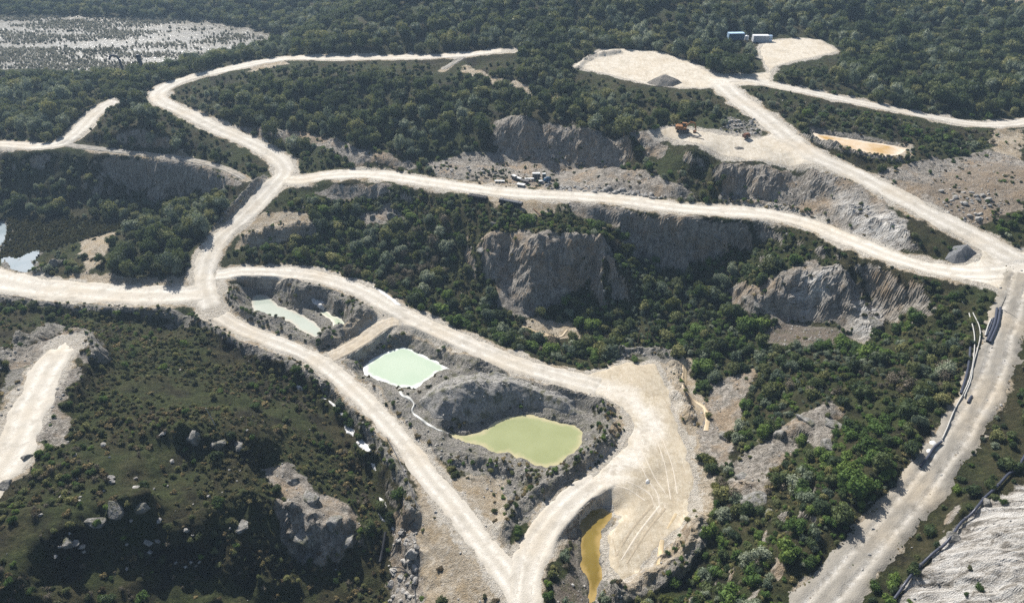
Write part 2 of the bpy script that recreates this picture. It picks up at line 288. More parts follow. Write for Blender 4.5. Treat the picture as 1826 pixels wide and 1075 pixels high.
# ------------------------------------------------------------------ terrain grid (log spacing in y, fan in x)
NI, NJ, Y0, Y1 = 900, 760, 40.0, 800.0
KY = math.log(Y1/Y0)/(NI-1)
yv = Y0*np.exp(KY*np.arange(NI)); sj = np.linspace(-1, 1, NJ)
wid = .80*yv+52
GX = wid[:, None]*sj[None, :]; GY = np.repeat(yv[:, None], NJ, 1)
def bilin(A, x, y):
    x = np.asarray(x, float); y = np.asarray(y, float)
    fi = np.clip(np.log(np.maximum(y, Y0)/Y0)/KY, 0, NI-1.001); fj = np.clip((x/(.80*np.maximum(y, Y0)+52)+1)/2*(NJ-1), 0, NJ-1.001)
    i = fi.astype(int); j = fj.astype(int); a = fi-i; b = fj-j
    return (A[i, j]*(1-b)+A[i, j+1]*b)*(1-a)+(A[i+1, j]*(1-b)+A[i+1, j+1]*b)*a
def smooth_line(P, sub=5):
    P = np.asarray(P, float); Q = np.vstack([2*P[0]-P[1], P, 2*P[-1]-P[-2]]); out = []
    for i in range(1, len(Q)-2):
        p0, p1, p2, p3 = Q[i-1:i+3]
        for k in range(sub):
            t = k/sub
            out.append(.5*((2*p1)+(-p0+p2)*t+(2*p0-5*p1+4*p2-p3)*t*t+(-p0+3*p1-3*p2+p3)*t**3))
    out.append(P[-1]); return np.array(out)
ctrl = []
for s in SPOTS.split(';'):
    if s.strip():
        u, v, z = map(float, s.split(',')); x, y = at_z(u, v, z); ctrl.append((x, y, z))
for ln in LEDGES:
    Q = np.array(ln, float); seg = np.hypot(*np.diff(Q[:, :2], axis=0).T); q = np.append(0, np.cumsum(seg)); tt = np.linspace(0, q[-1], max(2, int(q[-1]/9)))
    uq, vq, zq = (np.interp(tt, q, Q[:, k]) for k in range(3)); vq = vq+3*np.sin(tt/17.+Q[0, 0])+2*np.sin(tt/7.3); xq, yq = at_z(uq, vq, zq); ctrl += list(zip(xq, yq, zq))
ctrl += WORLD_SPOTS
ROADW = {}
for k, (hw, pts) in ROADS.items():
    P = np.array(pts, float); x, y = at_z(P[:, 0], P[:, 1], P[:, 2])
    L = smooth_line(np.stack([x, y, P[:, 2]], 1)); ROADW[k] = (hw, L)
    if k == 'A':                                     # the haul road narrows past the ponds
        L1 = L[:5*27+1]; L2 = L[5*27:]; ROADW[k] = (hw, L1); ROADW['A2'] = (2.35, L2)
    ctrl += [tuple(p) for p in L[::3]]
def poly_at(pts, z):
    P = np.array(pts, float); x, y = at_z(P[:, 0], P[:, 1], z); return np.stack([x, y], 1)
PONDW = {k: (z, poly_at(p, z)) for k, (z, p) in PONDS.items()}
LAKEW = poly_at(LAKE[1], LAKE[0])
ctrl += [(p[0], p[1], LAKE[0]-.2) for p in LAKEW]
ctrl += [tuple([*at_z(u, v, 16), 15.8]) for u, v in ((100,60),(250,60),(350,70),(150,95),(0,80),(-100,60),(300,90),(420,68))]
C = np.array(ctrl, float)
key = np.round(C[:, :2]/1.2).astype(int); _, idx = np.unique(key, axis=0, return_index=True); C = C[np.sort(idx)]
def rbf_fit(C):
    n = len(C); D = np.sqrt(((C[:, None, :2]-C[None, :, :2])**2).sum(-1)+.6)
    A = np.zeros((n+1, n+1)); A[:n, :n] = -D + np.eye(n)*.9; A[:n, n] = 1; A[n, :n] = 1
    return np.linalg.solve(A, np.append(C[:, 2], 0))
wts = rbf_fit(C)
def rbf_eval(x, y):
    out = np.empty(x.size); xf, yf = x.ravel(), y.ravel()
    Cx, Cy, w32 = C[:, 0].astype(np.float32), C[:, 1].astype(np.float32), wts.astype(np.float32)
    xf, yf = xf.astype(np.float32), yf.astype(np.float32)
    for a in range(0, x.size, 8000):
        D = np.sqrt((xf[a:a+8000, None]-Cx)**2+(yf[a:a+8000, None]-Cy)**2+np.float32(.6))
        out[a:a+8000] = -(D@w32[:-1])+wts[-1]
    return out.reshape(x.shape)
ci = np.unique(np.append(np.arange(0, NI, 3), NI-1)); cj = np.unique(np.append(np.arange(0, NJ, 3), NJ-1))
Zc = rbf_eval(GX[np.ix_(ci, cj)], GY[np.ix_(ci, cj)])
T1 = np.stack([np.interp(np.arange(NJ), cj, r) for r in Zc]); Z = np.stack([np.interp(np.arange(NI), ci, c) for c in T1.T], 1)

def seg_pass(lines, reach):
    """nearest distance beyond the half width, line height and side coordinate for every grid vertex near the lines"""
    best = np.full((NI, NJ), 1e9); zz = np.zeros((NI, NJ)); dc = np.full((NI, NJ), 1e9)
    for hw, L in lines:
        for a, b in zip(L[:-1], L[1:]):
            y0, y1 = min(a[1], b[1])-hw-reach, max(a[1], b[1])+hw+reach
            i0 = int(np.clip(np.log(max(y0, Y0)/Y0)/KY, 0, NI-1)); i1 = int(np.clip(np.log(max(y1, Y0)/Y0)/KY+2, 0, NI))
            if i1 <= i0: continue
            X = GX[i0:i1]; Y = GY[i0:i1]; d = b[:2]-a[:2]; L2 = max(d@d, 1e-6)
            t = np.clip(((X-a[0])*d[0]+(Y-a[1])*d[1])/L2, 0, 1)
            D = np.hypot(X-a[0]-t*d[0], Y-a[1]-t*d[1]); e = D-hw; m = e < best[i0:i1]
            best[i0:i1][m] = e[m]; dc[i0:i1][m] = D[m]
            if len(a) > 2: zz[i0:i1][m] = (a[2]+t*(b[2]-a[2]))[m]
    return best, zz, dc
def poly_sd(P, pad=12, local=False):
    """signed distance (negative inside) to a closed outline, evaluated near it"""
    out = np.full((NI, NJ), 1e3); y0, y1 = P[:, 1].min()-pad, P[:, 1].max()+pad
    i0 = int(np.clip(np.log(max(y0, Y0)/Y0)/KY, 0, NI-1)); i1 = int(np.clip(np.log(max(y1, Y0)/Y0)/KY+2, 0, NI))
    w = wid[i0:i1].min(); ww = wid[i0:i1].max()
    xs = [(P[:, 0].min()-pad)/q for q in (w, ww)]+[(P[:, 0].max()+pad)/q for q in (w, ww)]
    j0 = int(np.clip((min(xs)+1)/2*(NJ-1), 0, NJ-1)); j1 = int(np.clip((max(xs)+1)/2*(NJ-1)+2, 1, NJ))
    if i1 <= i0 or j1 <= j0: return (out[:1, :1], np.s_[0:1, 0:1]) if local else out
    X = GX[i0:i1, j0:j1]; Y = GY[i0:i1, j0:j1]; d = np.full(X.shape, 1e9); ins = np.zeros(X.shape, bool)
    for a, b in zip(P, np.roll(P, -1, 0)):
        e = b-a; L2 = max(e@e, 1e-6); t = np.clip(((X-a[0])*e[0]+(Y-a[1])*e[1])/L2, 0, 1)
        d = np.minimum(d, np.hypot(X-a[0]-t*e[0], Y-a[1]-t*e[1]))
        c = (a[1] > Y) != (b[1] > Y); ins ^= c & (X < (b[0]-a[0])*(Y-a[1])/((b[1]-a[1]) if abs(b[1]-a[1]) > 1e-9 else 1e-9)+a[0])
    if local: return np.where(ins, -d, d), np.s_[i0:i1, j0:j1]
    out[i0:i1, j0:j1] = np.where(ins, -d, d); return out
def cast(uv):
    """pixels -> points on the terrain"""
    uv = np.asarray(uv, float); d = ray(uv[:, 0], uv[:, 1]); d = d/np.linalg.norm(d, axis=1)[:, None]
    t = np.full(len(uv), 60.); done = np.zeros(len(uv), bool)
    for _ in range(900):
        p = t[:, None]*d; gap = CAM_H+p[:, 2]-bilin(Z, p[:, 0], p[:, 1]); done |= gap < .02
        t = np.where(done, t, t+np.clip(gap*.55, .03, 8))
        if done.all(): break
    p = t[:, None]*d; return p[:, 0], p[:, 1], bilin(Z, p[:, 0], p[:, 1])

rd, rz, rc = seg_pass(list(ROADW.values()), 14)
rd_main = seg_pass([w for k, w in ROADW.items() if k not in 'JKL'], 14)[0]
rd_J = seg_pass([ROADW['J']], 4)[0]
num = np.zeros((NI, NJ)); den = np.zeros((NI, NJ))+1e-12
for w_ in ROADW.values():
    e_, z_, d_ = seg_pass([w_], 14); q_ = np.where(e_ < 20, 1/(np.minimum(d_, 99)**3+.3), 0); num += q_*z_; den += q_
rz = np.where(den > 1e-9, num/den, rz)
wroad = 1-sstep(.6, 5.0, rd)
Z = Z*(1-wroad)+rz*wroad
PADSD = {}
for k, p in PADS.items():
    x, y, z = cast(p); PADSD[k] = poly_sd(np.stack([x, y], 1))
padmin = np.minimum.reduce(list(PADSD.values()))
pondsd = {k: poly_sd(p) for k, (z, p) in PONDW.items()}
pondmin = np.minimum.reduce(list(pondsd.values()))
lakesd = poly_sd(LAKEW, 40)
flat = np.clip(np.maximum(wroad, 1-sstep(-1, 5, np.minimum(padmin, pondmin))), 0, 1)
flat = np.maximum(flat, 1-sstep(0, 12, lakesd))
# rolling ground, hummocks
Z += (1-flat)*(fbm(GX/26, GY/26, octv=3, seed=3)*2.0 + fbm(GX/7, GY/7, octv=3, seed=11)*(.75+.75*sstep(-15, -30, GX)*sstep(170, 150, GY)))
Z += (.12+.88*(1-flat))*fbm(GX/2.1, GY/2.1, octv=2, seed=21)*.16
# berms
bermh = np.zeros((NI, NJ)); BN1 = fbm(GX/3, GY/3, octv=2, seed=41)*.8; BN2 = 1+.25*fbm(GX/2.5, GY/2.5, octv=2, seed=43)
for bh, bw, pts in BERMS:
    x, y, z = cast(pts); L = smooth_line(np.stack([x, y], 1), 4)
    _, _, D = seg_pass([(bw, L)], 6)
    mm = D < bw*1.2+1; bermh[mm] = np.maximum(bermh[mm], bh*BN2[mm]*np.clip(1-(D[mm]+BN1[mm])/(bw*1.15), 0, 1)**.8)
keep = sstep(.4, 2.2, rd)*sstep(.2, 1.6, pondmin)
Z += bermh*keep
# pond basins with steep banks
PN = fbm(GX/2, GY/2, octv=2, seed=51)*.35
for k, (z, p) in PONDW.items():
    s = pondsd[k]+PN; bank = 5.5 if k in ('mint', 'amber', 'milky') else 4.0
    tgt = z-.9+np.clip(s+1.0, 0, 1)*1.0
    w = 1-sstep(.2, bank, s); w = np.where(rd < .6, np.minimum(w, sstep(-.2, .8, rd)), w)
    Z = np.where(s < bank, np.where(s < 0, np.minimum(tgt, z-.12), Z*(1-w)+np.minimum(Z, tgt+s*.35)*w), Z)
Z = np.where(lakesd < 0, np.minimum(Z, LAKE[0]-.35+.55*fbm(GX/9, GY/5, octv=3, seed=61)), Z)
SILT = [[(524,682),(532,686),(544,692),(541,698),(530,694)], [(569,707),(580,704),(583,716),(574,716)], [(587,717),(600,716),(603,725),(611,735),(617,742),(610,746),(599,735)], [(612,760),(622,749),(633,765),(630,779),(619,773)], [(635,790),(645,781),(663,790),(667,801),(660,811),(647,807)], [(662,827),(668,831),(672,843),(666,840)], [(676,884),(684,890),(692,910),(681,906)], [(672,910),(680,916),(688,930),(680,928)], [(694,930),(702,936),(704,948),(697,944)], [(556,534),(566,530),(578,540),(574,550),(562,546)]]
SILTW = []
for P in SILT:
    x, y, z = cast(P); Pw = np.stack([x, y], 1); sq, sl_ = poly_sd(Pw, 2.5, True); zm = float(np.median(z)); w = 1-sstep(.1, 1.8, sq); Z[sl_] = Z[sl_]*(1-w)+(zm-.05)*w; SILTW.append((Pw, zm))
# erosion relief on steep ground
def slope_of(Z):
    gy = np.gradient(Z, axis=0)/np.gradient(GY, axis=0); gx = np.gradient(Z, axis=1)/np.gradient(GX, axis=1); return np.hypot(gx, gy)
steep = sstep(.5, 1.1, slope_of(Z))*(1-wroad)
def blur(A):
    for ax in (0, 1): A = (np.roll(A, -2, ax)+np.roll(A, -1, ax)+A+np.roll(A, 1, ax)+np.roll(A, 2, ax))/5
    return A
steep = blur(steep)
rill = 1-2*np.abs(fbm(GX/3.2, GY/6, octv=3, seed=71)); Z += steep*(rill*1.3+(1-2.4*np.abs(fbm(GX/7+.15*GY/7, GY/34, octv=2, seed=73)))*2.6*(1-flat)+fbm(GX/1.1, GY/1.6, octv=2, seed=77)*.35)
SLOPE = slope_of(Z)

# ------------------------------------------------------------------ surface masks on the terrain
EDGE_N = fbm(GX/3, GY/3, octv=3, seed=81)*2.0
def mask_of(polys, soft=1.2):
    m = np.zeros((NI, NJ))
    for p in polys:
        x, y, z = cast(p); s, sl_ = poly_sd(np.stack([x, y], 1), 4, True)
        m[sl_] = np.maximum(m[sl_], 1-sstep(-soft, soft, s+EDGE_N[sl_]))
    return m
Mrock = mask_of(MASKS['rock']); Msand = mask_of(MASKS['sand'], 1.6); Mgrav = mask_of(MASKS['gravel'])
noisy = fbm(GX/4, GY/4, octv=4, seed=91)
shoulder = 1-sstep(.2, 2.6, np.minimum(rd_main, rd+1.3)+noisy*2.2); Mdust = np.maximum(1-sstep(-.8, 2.2, rd_main+noisy*2.6+EDGE_N*.4), 1-sstep(-1, 3, padmin+noisy*2.5))
Msand = np.maximum(Msand, shoulder*.9); Msand = np.maximum(Msand, 1-sstep(-.5, 2.0, padmin+noisy*1.5))
Mrock = np.maximum(Mrock, sstep(1.15, 1.7, SLOPE+noisy*.5)*.7*(1-sstep(-20, -32, GX)*sstep(160, 145, GY)))
Mgrav = np.maximum(Mgrav, np.clip(bermh*1.6, 0, 1)*.85)
Mgrav = np.maximum(Mgrav, 1-sstep(0, 3.0, pondmin+noisy))
Mpale = mask_of(MASKS['pale'], 2.0); _a = math.radians(-18); _u = GX*math.cos(_a)+GY*math.sin(_a); _w = -GX*math.sin(_a)+GY*math.cos(_a)
Z += Mpale*(1-flat)*((1-2.2*np.abs(fbm(_u/11, _w/2.2, octv=3, seed=111)))*.5); Z += np.clip(bermh*.5, 0, .4)*fbm(GX/.9, GY/.9, octv=2, seed=113)*keep
Mpale = Mpale; Mbrown = mask_of(MASKS['brown'], 2.0)
Mlake = 1-sstep(-6, 3, lakesd+noisy*8)
VEG = np.clip(1-np.maximum.reduce([Mrock*1.1, Msand*1.1, Mgrav*1.05]), 0, 1)*(rd > .4)*(padmin > .3)*(pondmin > .3)*(lakesd > 1)

iq = (np.arange(NI-1)[:, None]*NJ+np.arange(NJ-1)[None, :]).ravel()
FACES = np.stack([iq, iq+1, iq+NJ+1, iq+NJ], 1)
VERTS = np.stack([GX, GY, Z], -1)
# push steep faces in and out sideways so cliffs are not a plain sheet
nx = -np.gradient(Z, axis=1)/np.gradient(GX, axis=1); ny = -np.gradient(Z, axis=0)/np.gradient(GY, axis=0)
nl = np.sqrt(nx*nx+ny*ny+1); crag = fbm(GX/3.0, GY/3.0, Z/3.0, octv=4, seed=101, gain=.62)*np.maximum(steep, .35*Mrock)*(1-flat)*1.7
VERTS[..., 0] += nx/nl*crag; VERTS[..., 1] += ny/nl*crag

def terrain_material():
    t = NT('ground_cover'); P = t.pos(); sep = t.n('ShaderNodeSeparateColor'); t.l(t.attr('mask', 'Color'), sep.inputs[0])
    r, s, g = sep.outputs; lk = t.attr('lake')
    n1 = t.noise(1.1, 8, .78); n2 = t.noise(.12, 4, .6); n3 = t.noise(4.5, 3, .6)
    tA = t.ramp(n1, [(.32, (.020, .020, .010)), (.52, (.056, .051, .024)), (.68, (.105, .088, .048)), (.82, (.19, .16, .11))])
    tB = t.ramp(n1, [(.32, (.018, .024, .010)), (.55, (.052, .062, .022)), (.72, (.10, .105, .042)), (.85, (.17, .15, .08))])
    tC = t.ramp(n1, [(.35, (.012, .012, .008)), (.6, (.034, .030, .018)), (.8, (.07, .058, .036))])
    soil = t.mix(t.ramp(t.noise(.07, 4, .62), [(.42, (0, 0, 0)), (.58, (1, 1, 1))]), tA, tB)
    soil = t.mix(t.ramp(t.noise(.10, 4, .65, None, .5), [(.52, (0, 0, 0)), (.64, (.9, .9, .9))]), soil, tC)
    # rock: pale kaolinised granite with rusty bands and vertical streaks; streak contrast also paints in rib shading
    mp = t.n('ShaderNodeMapping'); mp.inputs['Scale'].default_value = (1.5, 1.5, .24); t.l(P, mp.inputs[0])
    st = t.noise(.62, 9, .76, mp.outputs[0], 1.0)
    rock = t.ramp(st, [(.30, (.055, .047, .037)), (.43, (.19, .168, .138)), (.54, (.36, .325, .278)), (.66, (.52, .48, .425)), (.8, (.66, .63, .575))])
    rock = t.mix(t.ramp(n2, [(.50, (0, 0, 0)), (.64, (.6, .6, .6))]), rock, (.36, .255, .15))
    rock = t.mix(t.ramp(t.noise(.5, 5, .7), [(.56, (0, 0, 0)), (.72, (.7, .7, .7))]), rock, (.07, .068, .055))
    mp2 = t.n('ShaderNodeMapping'); mp2.inputs['Rotation'].default_value = (0, 0, math.radians(-18)); mp2.inputs['Scale'].default_value = (.28, 1.5, .9); t.l(P, mp2.inputs[0])
    strata = t.ramp(t.noise(.45, 9, .78, mp2.outputs[0], 1.4), [(.34, (.06, .055, .042)), (.42, (.24, .215, .18)), (.48, (.48, .45, .405)), (.58, (.66, .635, .59)), (.8, (.78, .76, .73))])
    rock = t.mix(t.attr('pale'), rock, strata)
    rock = t.mix(t.math('MULTIPLY', t.attr('brown'), .6), rock, t.ramp(n1, [(.3, (.12, .085, .055)), (.6, (.30, .235, .165)), (.8, (.5, .43, .34))]))
    sand = t.ramp(n1, [(.28, (.22, .175, .12)), (.48, (.42, .355, .265)), (.70, (.60, .545, .46))])
    sand = t.mix(t.ramp(t.noise(.25, 4, .6), [(.45, (0, 0, 0)), (.7, (.6, .6, .6))]), sand, (.33, .23, .11))
    grav = t.ramp(t.noise(2.6, 5, .75), [(.28, (.095, .090, .076)), (.5, (.25, .232, .202)), (.72, (.50, .47, .42))])
    grav = t.mix(t.math('MULTIPLY', t.attr('brown'), .7), grav, t.ramp(n1, [(.3, (.07, .05, .035)), (.6, (.16, .12, .085)), (.8, (.28, .22, .17))]))
    grav = t.mix(t.ramp(t.noise(.45, 4, .7), [(.5, (0, 0, 0)), (.66, (.75, .75, .75))]), grav, (.11, .108, .055))
    wob = t.math('MULTIPLY', t.math('SUBTRACT', n1, .5), 1.3)
    def edge(m):
        return t.ramp(t.math('ADD', m, wob), [(.38, (0, 0, 0)), (.62, (1, 1, 1))])
    c = t.mix(edge(g), soil, grav); c = t.mix(edge(s), c, sand); c = t.mix(edge(r), c, rock)
    c = t.mix(t.math('MULTIPLY', edge(t.attr('dust')), .85), c, t.ramp(n1, [(.28, (.33, .285, .22)), (.5, (.53, .485, .41)), (.72, (.70, .665, .60))]))
    c = t.mix(lk, c, t.ramp(n1, [(.3, (.05, .045, .03)), (.7, (.12, .10, .06))]))
    t.base(c); t.rough(.95); t.b.inputs['Specular IOR Level'].default_value = .12
    t.bump(t.math('ADD', n1, t.math('MULTIPLY', n3, .5)), 1.0, .9)
    return t.m
me = mesh_np('terrain', VERTS.reshape(-1, 3), FACES)
cattr(me, 'mask', np.stack([Mrock, Msand, Mgrav, np.ones_like(Z)], -1)); fattr(me, 'lake', Mlake); fattr(me, 'pale', Mpale); fattr(me, 'brown', Mbrown); fattr(me, 'dust', Mdust)
rough_f = ((Mrock > .35) | (Mgrav > .4)).ravel()[FACES].sum(1) >= 2; me.polygons.foreach_set('use_smooth', ~rough_f)
terrain = tag(link_obj('terrain', me, mat=terrain_material()), kind='structure')
def h(x, y): return bilin(Z, x, y)

# ------------------------------------------------------------------ roads and yards
def road_material(name, cA, cB, cC, tracks=True):
    t = NT(name); n1 = t.noise(.8, 8, .78); n2 = t.noise(6, 3, .6); n3 = t.noise(.09, 3, .5)
    c = t.ramp(n1, [(.25, cA), (.5, cB), (.78, cC)])
    if tracks:
        ac = t.math('ABSOLUTE', t.attr('across'))
        # polished wheel lines paler, loose crown and verges browner
        tr = t.math('ABSOLUTE', t.math('SUBTRACT', ac, .45)); tr = t.math('ADD', tr, t.math('MULTIPLY', t.math('SUBTRACT', n1, .5), .5))
        c = t.mix(t.ramp(tr, [(.08, (.0, .0, .0)), (.34, (.9, .9, .9))]), c, t.mix(.5, cA, cB))
    else:
        mp = t.n('ShaderNodeMapping'); mp.inputs['Rotation'].default_value = (0, 0, math.radians(28)); mp.inputs['Scale'].default_value = (1.2, .2, .2); t.l(t.pos(), mp.inputs[0])
        c = t.mix(t.ramp(t.noise(.8, 5, .75, mp.outputs[0], 1.6), [(.36, (.55, .55, .55)), (.52, (0, 0, 0))]), c, (.38, .31, .21))
        c = t.mix(t.ramp(t.noise(1.9, 4, .65, mp.outputs[0], .9), [(.56, (0, 0, 0)), (.70, (.5, .5, .5))]), c, (.68, .62, .53))
        c = t.mix(t.math('MULTIPLY', t.attr('track'), .85), c, t.ramp(n1, [(.25, (.40, .355, .285)), (.5, (.60, .56, .49)), (.78, (.77, .735, .67))]))
    c = t.mix(t.ramp(n3, [(.48, (0, 0, 0)), (.76, (.55, .55, .55))]), c, (.45, .37, .26))
    c = t.mix(t.ramp(n2, [(.55, (0, 0, 0)), (.8, (.45, .45, .45))]), c, cA)
    c = t.mix(t.ramp(t.noise(.3, 5, .7), [(.5, (0, 0, 0)), (.72, (.55, .55, .55))]), c, tuple(.75*q for q in cA))
    t.base(c); t.rough(.9); t.bump(t.math('ADD', n2, n1), .45, .25); return t.m
ROADMAT = road_material('white_dust_road', (.36, .32, .255), (.58, .54, .47), (.76, .725, .66))
TRACKMAT = road_material('stony_track', (.13, .115, .09), (.38, .35, .30), (.64, .615, .57))
DIRTMAT = road_material('beaten_dirt', (.30, .25, .185), (.45, .395, .315), (.60, .55, .47), False)
PADMAT = road_material('yard_dust', (.36, .31, .23), (.54, .485, .395), (.72, .67, .585), False)
def ribbon(name, hw, L, off, mat):
    # resample every metre
    seg = np.hypot(*np.diff(L[:, :2], axis=0).T); s = np.append(0, np.cumsum(seg)); n = max(4, int(s[-1]/.7))
    q = np.linspace(0, s[-1], n); x = np.interp(q, s, L[:, 0]); y = np.interp(q, s, L[:, 1])
    tx, ty = np.gradient(x), np.gradient(y); l = np.hypot(tx, ty); tx, ty = tx/l, ty/l
    cs = np.linspace(-1.4, 1.4, 29); hwn = hw*(1+.16*vnoise(q/7, q*0+3, seed=5))
    X = x[:, None]+ty[:, None]*cs*hwn[:, None]; Y = y[:, None]-tx[:, None]*cs*hwn[:, None]
    ed = np.abs(cs)[None, :]+.20*fbm(X/1.3, Y/1.3, octv=3, seed=9)+.22*fbm(X/6, Y/6, octv=2, seed=19)
    ruts = -(.14 if mat is TRACKMAT else .05)*np.exp(-((np.abs(cs)-.45)/.13)**2)[None, :]
    endf = .5*(1-sstep(0, 3.0, np.minimum(q, s[-1]-q)))[:, None]
    zz = h(X, Y)+off+.085-endf+ruts+(.06 if mat is TRACKMAT else 0)-.32*sstep(.78, 1.25, ed)+(.16 if mat is TRACKMAT else .05)*fbm(X/.9, Y/.9, octv=2, seed=2)
    V = np.stack([X, Y, zz], -1).reshape(-1, 3); m = len(cs)
    b = (np.arange(n-1)[:, None]*m+np.arange(m-1)[None, :]).ravel()
    me = mesh_np(name, V, np.stack([b, b+1, b+m+1, b+m], 1)); fattr(me, 'across', np.repeat(cs[None, :], n, 0))
    return tag(link_obj(name, me, mat=mat), kind='structure')
names = {'I': 'dirt_track', 'J': 'dirt_track', 'K': 'footpath', 'L': 'footpath', 'M': 'footpath'}
for i, (k, (hw, L)) in enumerate(ROADW.items()):
    if k == 'G':                                     # the road widens into the turning yard and leaves it again
        ribbon('gravel_road', hw, L[:5*11+2], .048, ROADMAT); ribbon('gravel_road', hw, L[5*15:], .048, ROADMAT); continue
    ribbon(names.get(k, 'gravel_road'), hw, L, .0+.008*i, TRACKMAT if k in 'JKL' else DIRTMAT if k == 'H' else ROADMAT)
def sheet(name, sdist, off, mat, fall=.5):
    s = sdist+.7*fbm(GX/2, GY/2, octv=3, seed=13); use = s < 1.2
    fm = use.ravel()[FACES].all(1); F = FACES[fm]; ids, inv = np.unique(F, return_inverse=True)
    V = np.stack([GX, GY, Z+off-fall*sstep(-.8, 1.2, s)], -1).reshape(-1, 3)[ids]
    me = mesh_np(name, V, inv.reshape(F.shape)); fattr(me, 'track', (1-sstep(-2.6, 2.4, rd_main+1.6*EDGE_N*.6+noisy*1.5)).ravel()[ids]); return tag(link_obj(name, me, mat=mat), kind='structure')
YARDMAT = road_material('tan_yard_dirt', (.27, .215, .14), (.45, .39, .29), (.62, .565, .465), False)
for i, (k, s) in enumerate(PADSD.items()):
    sheet('gravel_yard', s, .03+.003*i, YARDMAT if k == 'turning' else PADMAT)

# ------------------------------------------------------------------ water
def water_material(name, c, c2, rough=.06, wave=.02, scale=3.0, rim=None, rimw=.9):
    t = NT(name); col = t.ramp(t.noise(.16, 3, .5), [(.35, c), (.65, c2)]); t.rough(rough)
    if rim:
        e = t.math('ADD', t.math('DIVIDE', t.attr('depth'), rimw), t.math('MULTIPLY', t.math('SUBTRACT', t.noise(.55, 4, .6), .5), 1.6))
        col = t.mix(t.ramp(e, [(.15, (1, 1, 1)), (.75, (.25, .25, .25)), (1., (0, 0, 0))]), col, rim)
    t.base(col)
    t.b.inputs['Specular IOR Level'].default_value = .5; t.b.inputs['IOR'].default_value = 1.33
    t.bump(t.noise(scale, 3, .5), wave, .3); return t.m
def pond(name, k, mat):
    z, P = PONDW[k]; s = pondsd[k]; use = s < 1.6; fm = use.ravel()[FACES].all(1); F = FACES[fm]
    ids, inv = np.unique(F, return_inverse=True); V = np.stack([GX, GY, np.full_like(Z, z)], -1).reshape(-1, 3)[ids]
    me = mesh_np(name, V, inv.reshape(F.shape)); fattr(me, 'depth', -s.ravel()[ids]); return tag(link_obj(name, me, mat=mat), kind='structure')
MILK = water_material('milky_water', (.35, .385, .325), (.39, .42, .36), rim=(.46, .42, .35), rimw=1.2)
pond('pond_water', 'milky', MILK); pond('pond_water', 'small', water_material('cloudy_water', (.31, .38, .27), (.40, .43, .32), rim=(.62, .58, .48), rimw=1.2))
pond('pond_water', 'mint', water_material('mint_water', (.39, .47, .355), (.43, .50, .385), rim=(.72, .73, .70), rimw=1.3))
pond('pond_water', 'olive', water_material('olive_water', (.265, .285, .135), (.30, .32, .16), rim=(.44, .39, .23), rimw=1.6))
pond('pond_water', 'amber', water_material('amber_water', (.15, .102, .018), (.20, .145, .032), rim=(.33, .23, .08), rimw=1.2))
pond('pond_water', 'orange', water_material('orange_water', (.46, .29, .10), (.60, .47, .32), rim=(.68, .58, .46), rimw=2.6))
MW = water_material('marsh_water', (.25, .30, .32), (.3, .34, .36)); pond('pond_water', 'marsh', MW); pond('pond_water', 'marsh2', MW)
lakem = water_material('lake_water', (.10, .09, .068), (.14, .125, .09), .24, .9, .7)
fm = (lakesd < 6).ravel()[FACES].all(1); F = FACES[fm]; ids, inv = np.unique(F, return_inverse=True)
V = np.stack([GX, GY, np.full_like(Z, LAKE[0])], -1).reshape(-1, 3)[ids]
tag(link_obj('lake_water', mesh_np('lake_water', V, inv.reshape(F.shape)), mat=lakem), kind='structure')

# ------------------------------------------------------------------ plants: leaf-cloud prototypes
def leaf_material(name, dark, mid, lite, transl=.38, spread=.9):
    t = NT(name); oi = t.n('ShaderNodeObjectInfo')
    f = t.math('ADD', t.math('MULTIPLY', oi.outputs['Random'], spread), t.math('MULTIPLY', t.math('SUBTRACT', t.noise(.035, 4, .65), .5), 1.7))
    f = t.math('ADD', f, t.math('MULTIPLY', t.math('SUBTRACT', t.noise(1.1, 2, .5), .5), .55))
    c = t.ramp(f, [(.1, dark), (.5, mid), (.95, lite)])
    t.base(c); t.rough(.7); t.b.inputs['Specular IOR Level'].default_value = .2
    tr = t.n('ShaderNodeBsdfTranslucent'); mx = t.n('ShaderNodeMixShader'); mx.inputs[0].default_value = transl
    t.l(t.mix(.5, c, (.10, .12, .02)), tr.inputs[0]); t.l(t.b.outputs[0], mx.inputs[1]); t.l(tr.outputs[0], mx.inputs[2]); t.l(mx.outputs[0], t.out.inputs[0])
    return t.m
LEAF = {
 'dark': leaf_material('dark_leaf', (0.032, 0.053, 0.027), (0.060, 0.090, 0.037), (0.112, 0.139, 0.053)),
 'olive': leaf_material('olive_leaf', (0.082, 0.097, 0.043), (0.162, 0.180, 0.072), (0.284, 0.271, 0.109)),
 'grey': leaf_material('grey_green_leaf', (0.097, 0.131, 0.092), (0.191, 0.228, 0.151), (0.338, 0.366, 0.259)),
 'green': leaf_material('fresh_green_leaf', (0.050, 0.085, 0.024), (0.092, 0.159, 0.037), (0.173, 0.244, 0.053)),
 'heath': leaf_material('heath_leaf', (0.040, 0.046, 0.023), (0.090, 0.090, 0.036), (0.192, 0.157, 0.065), .15),
 'rust': leaf_material('rusty_heath_leaf', (0.080, 0.059, 0.031), (0.151, 0.116, 0.052), (0.263, 0.202, 0.090), .15),
 'dry': leaf_material('dry_twig', (.09, .075, .055), (.15, .125, .09), (.24, .205, .15), .2),
 'lime': leaf_material('yellow_green_leaf', (.05, .065, .016), (.10, .115, .028), (.17, .17, .05)),
 'reed': leaf_material('reed_leaf', (.20, .185, .14), (.42, .395, .32), (.62, .59, .51), .15),
 'sedge': leaf_material('brown_sedge_leaf', (0.048, 0.042, 0.025), (0.098, 0.081, 0.048), (0.163, 0.137, 0.073), .2),
}
BARK = plain('bark', (.10, .08, .06), .9, 0, .3, 6)
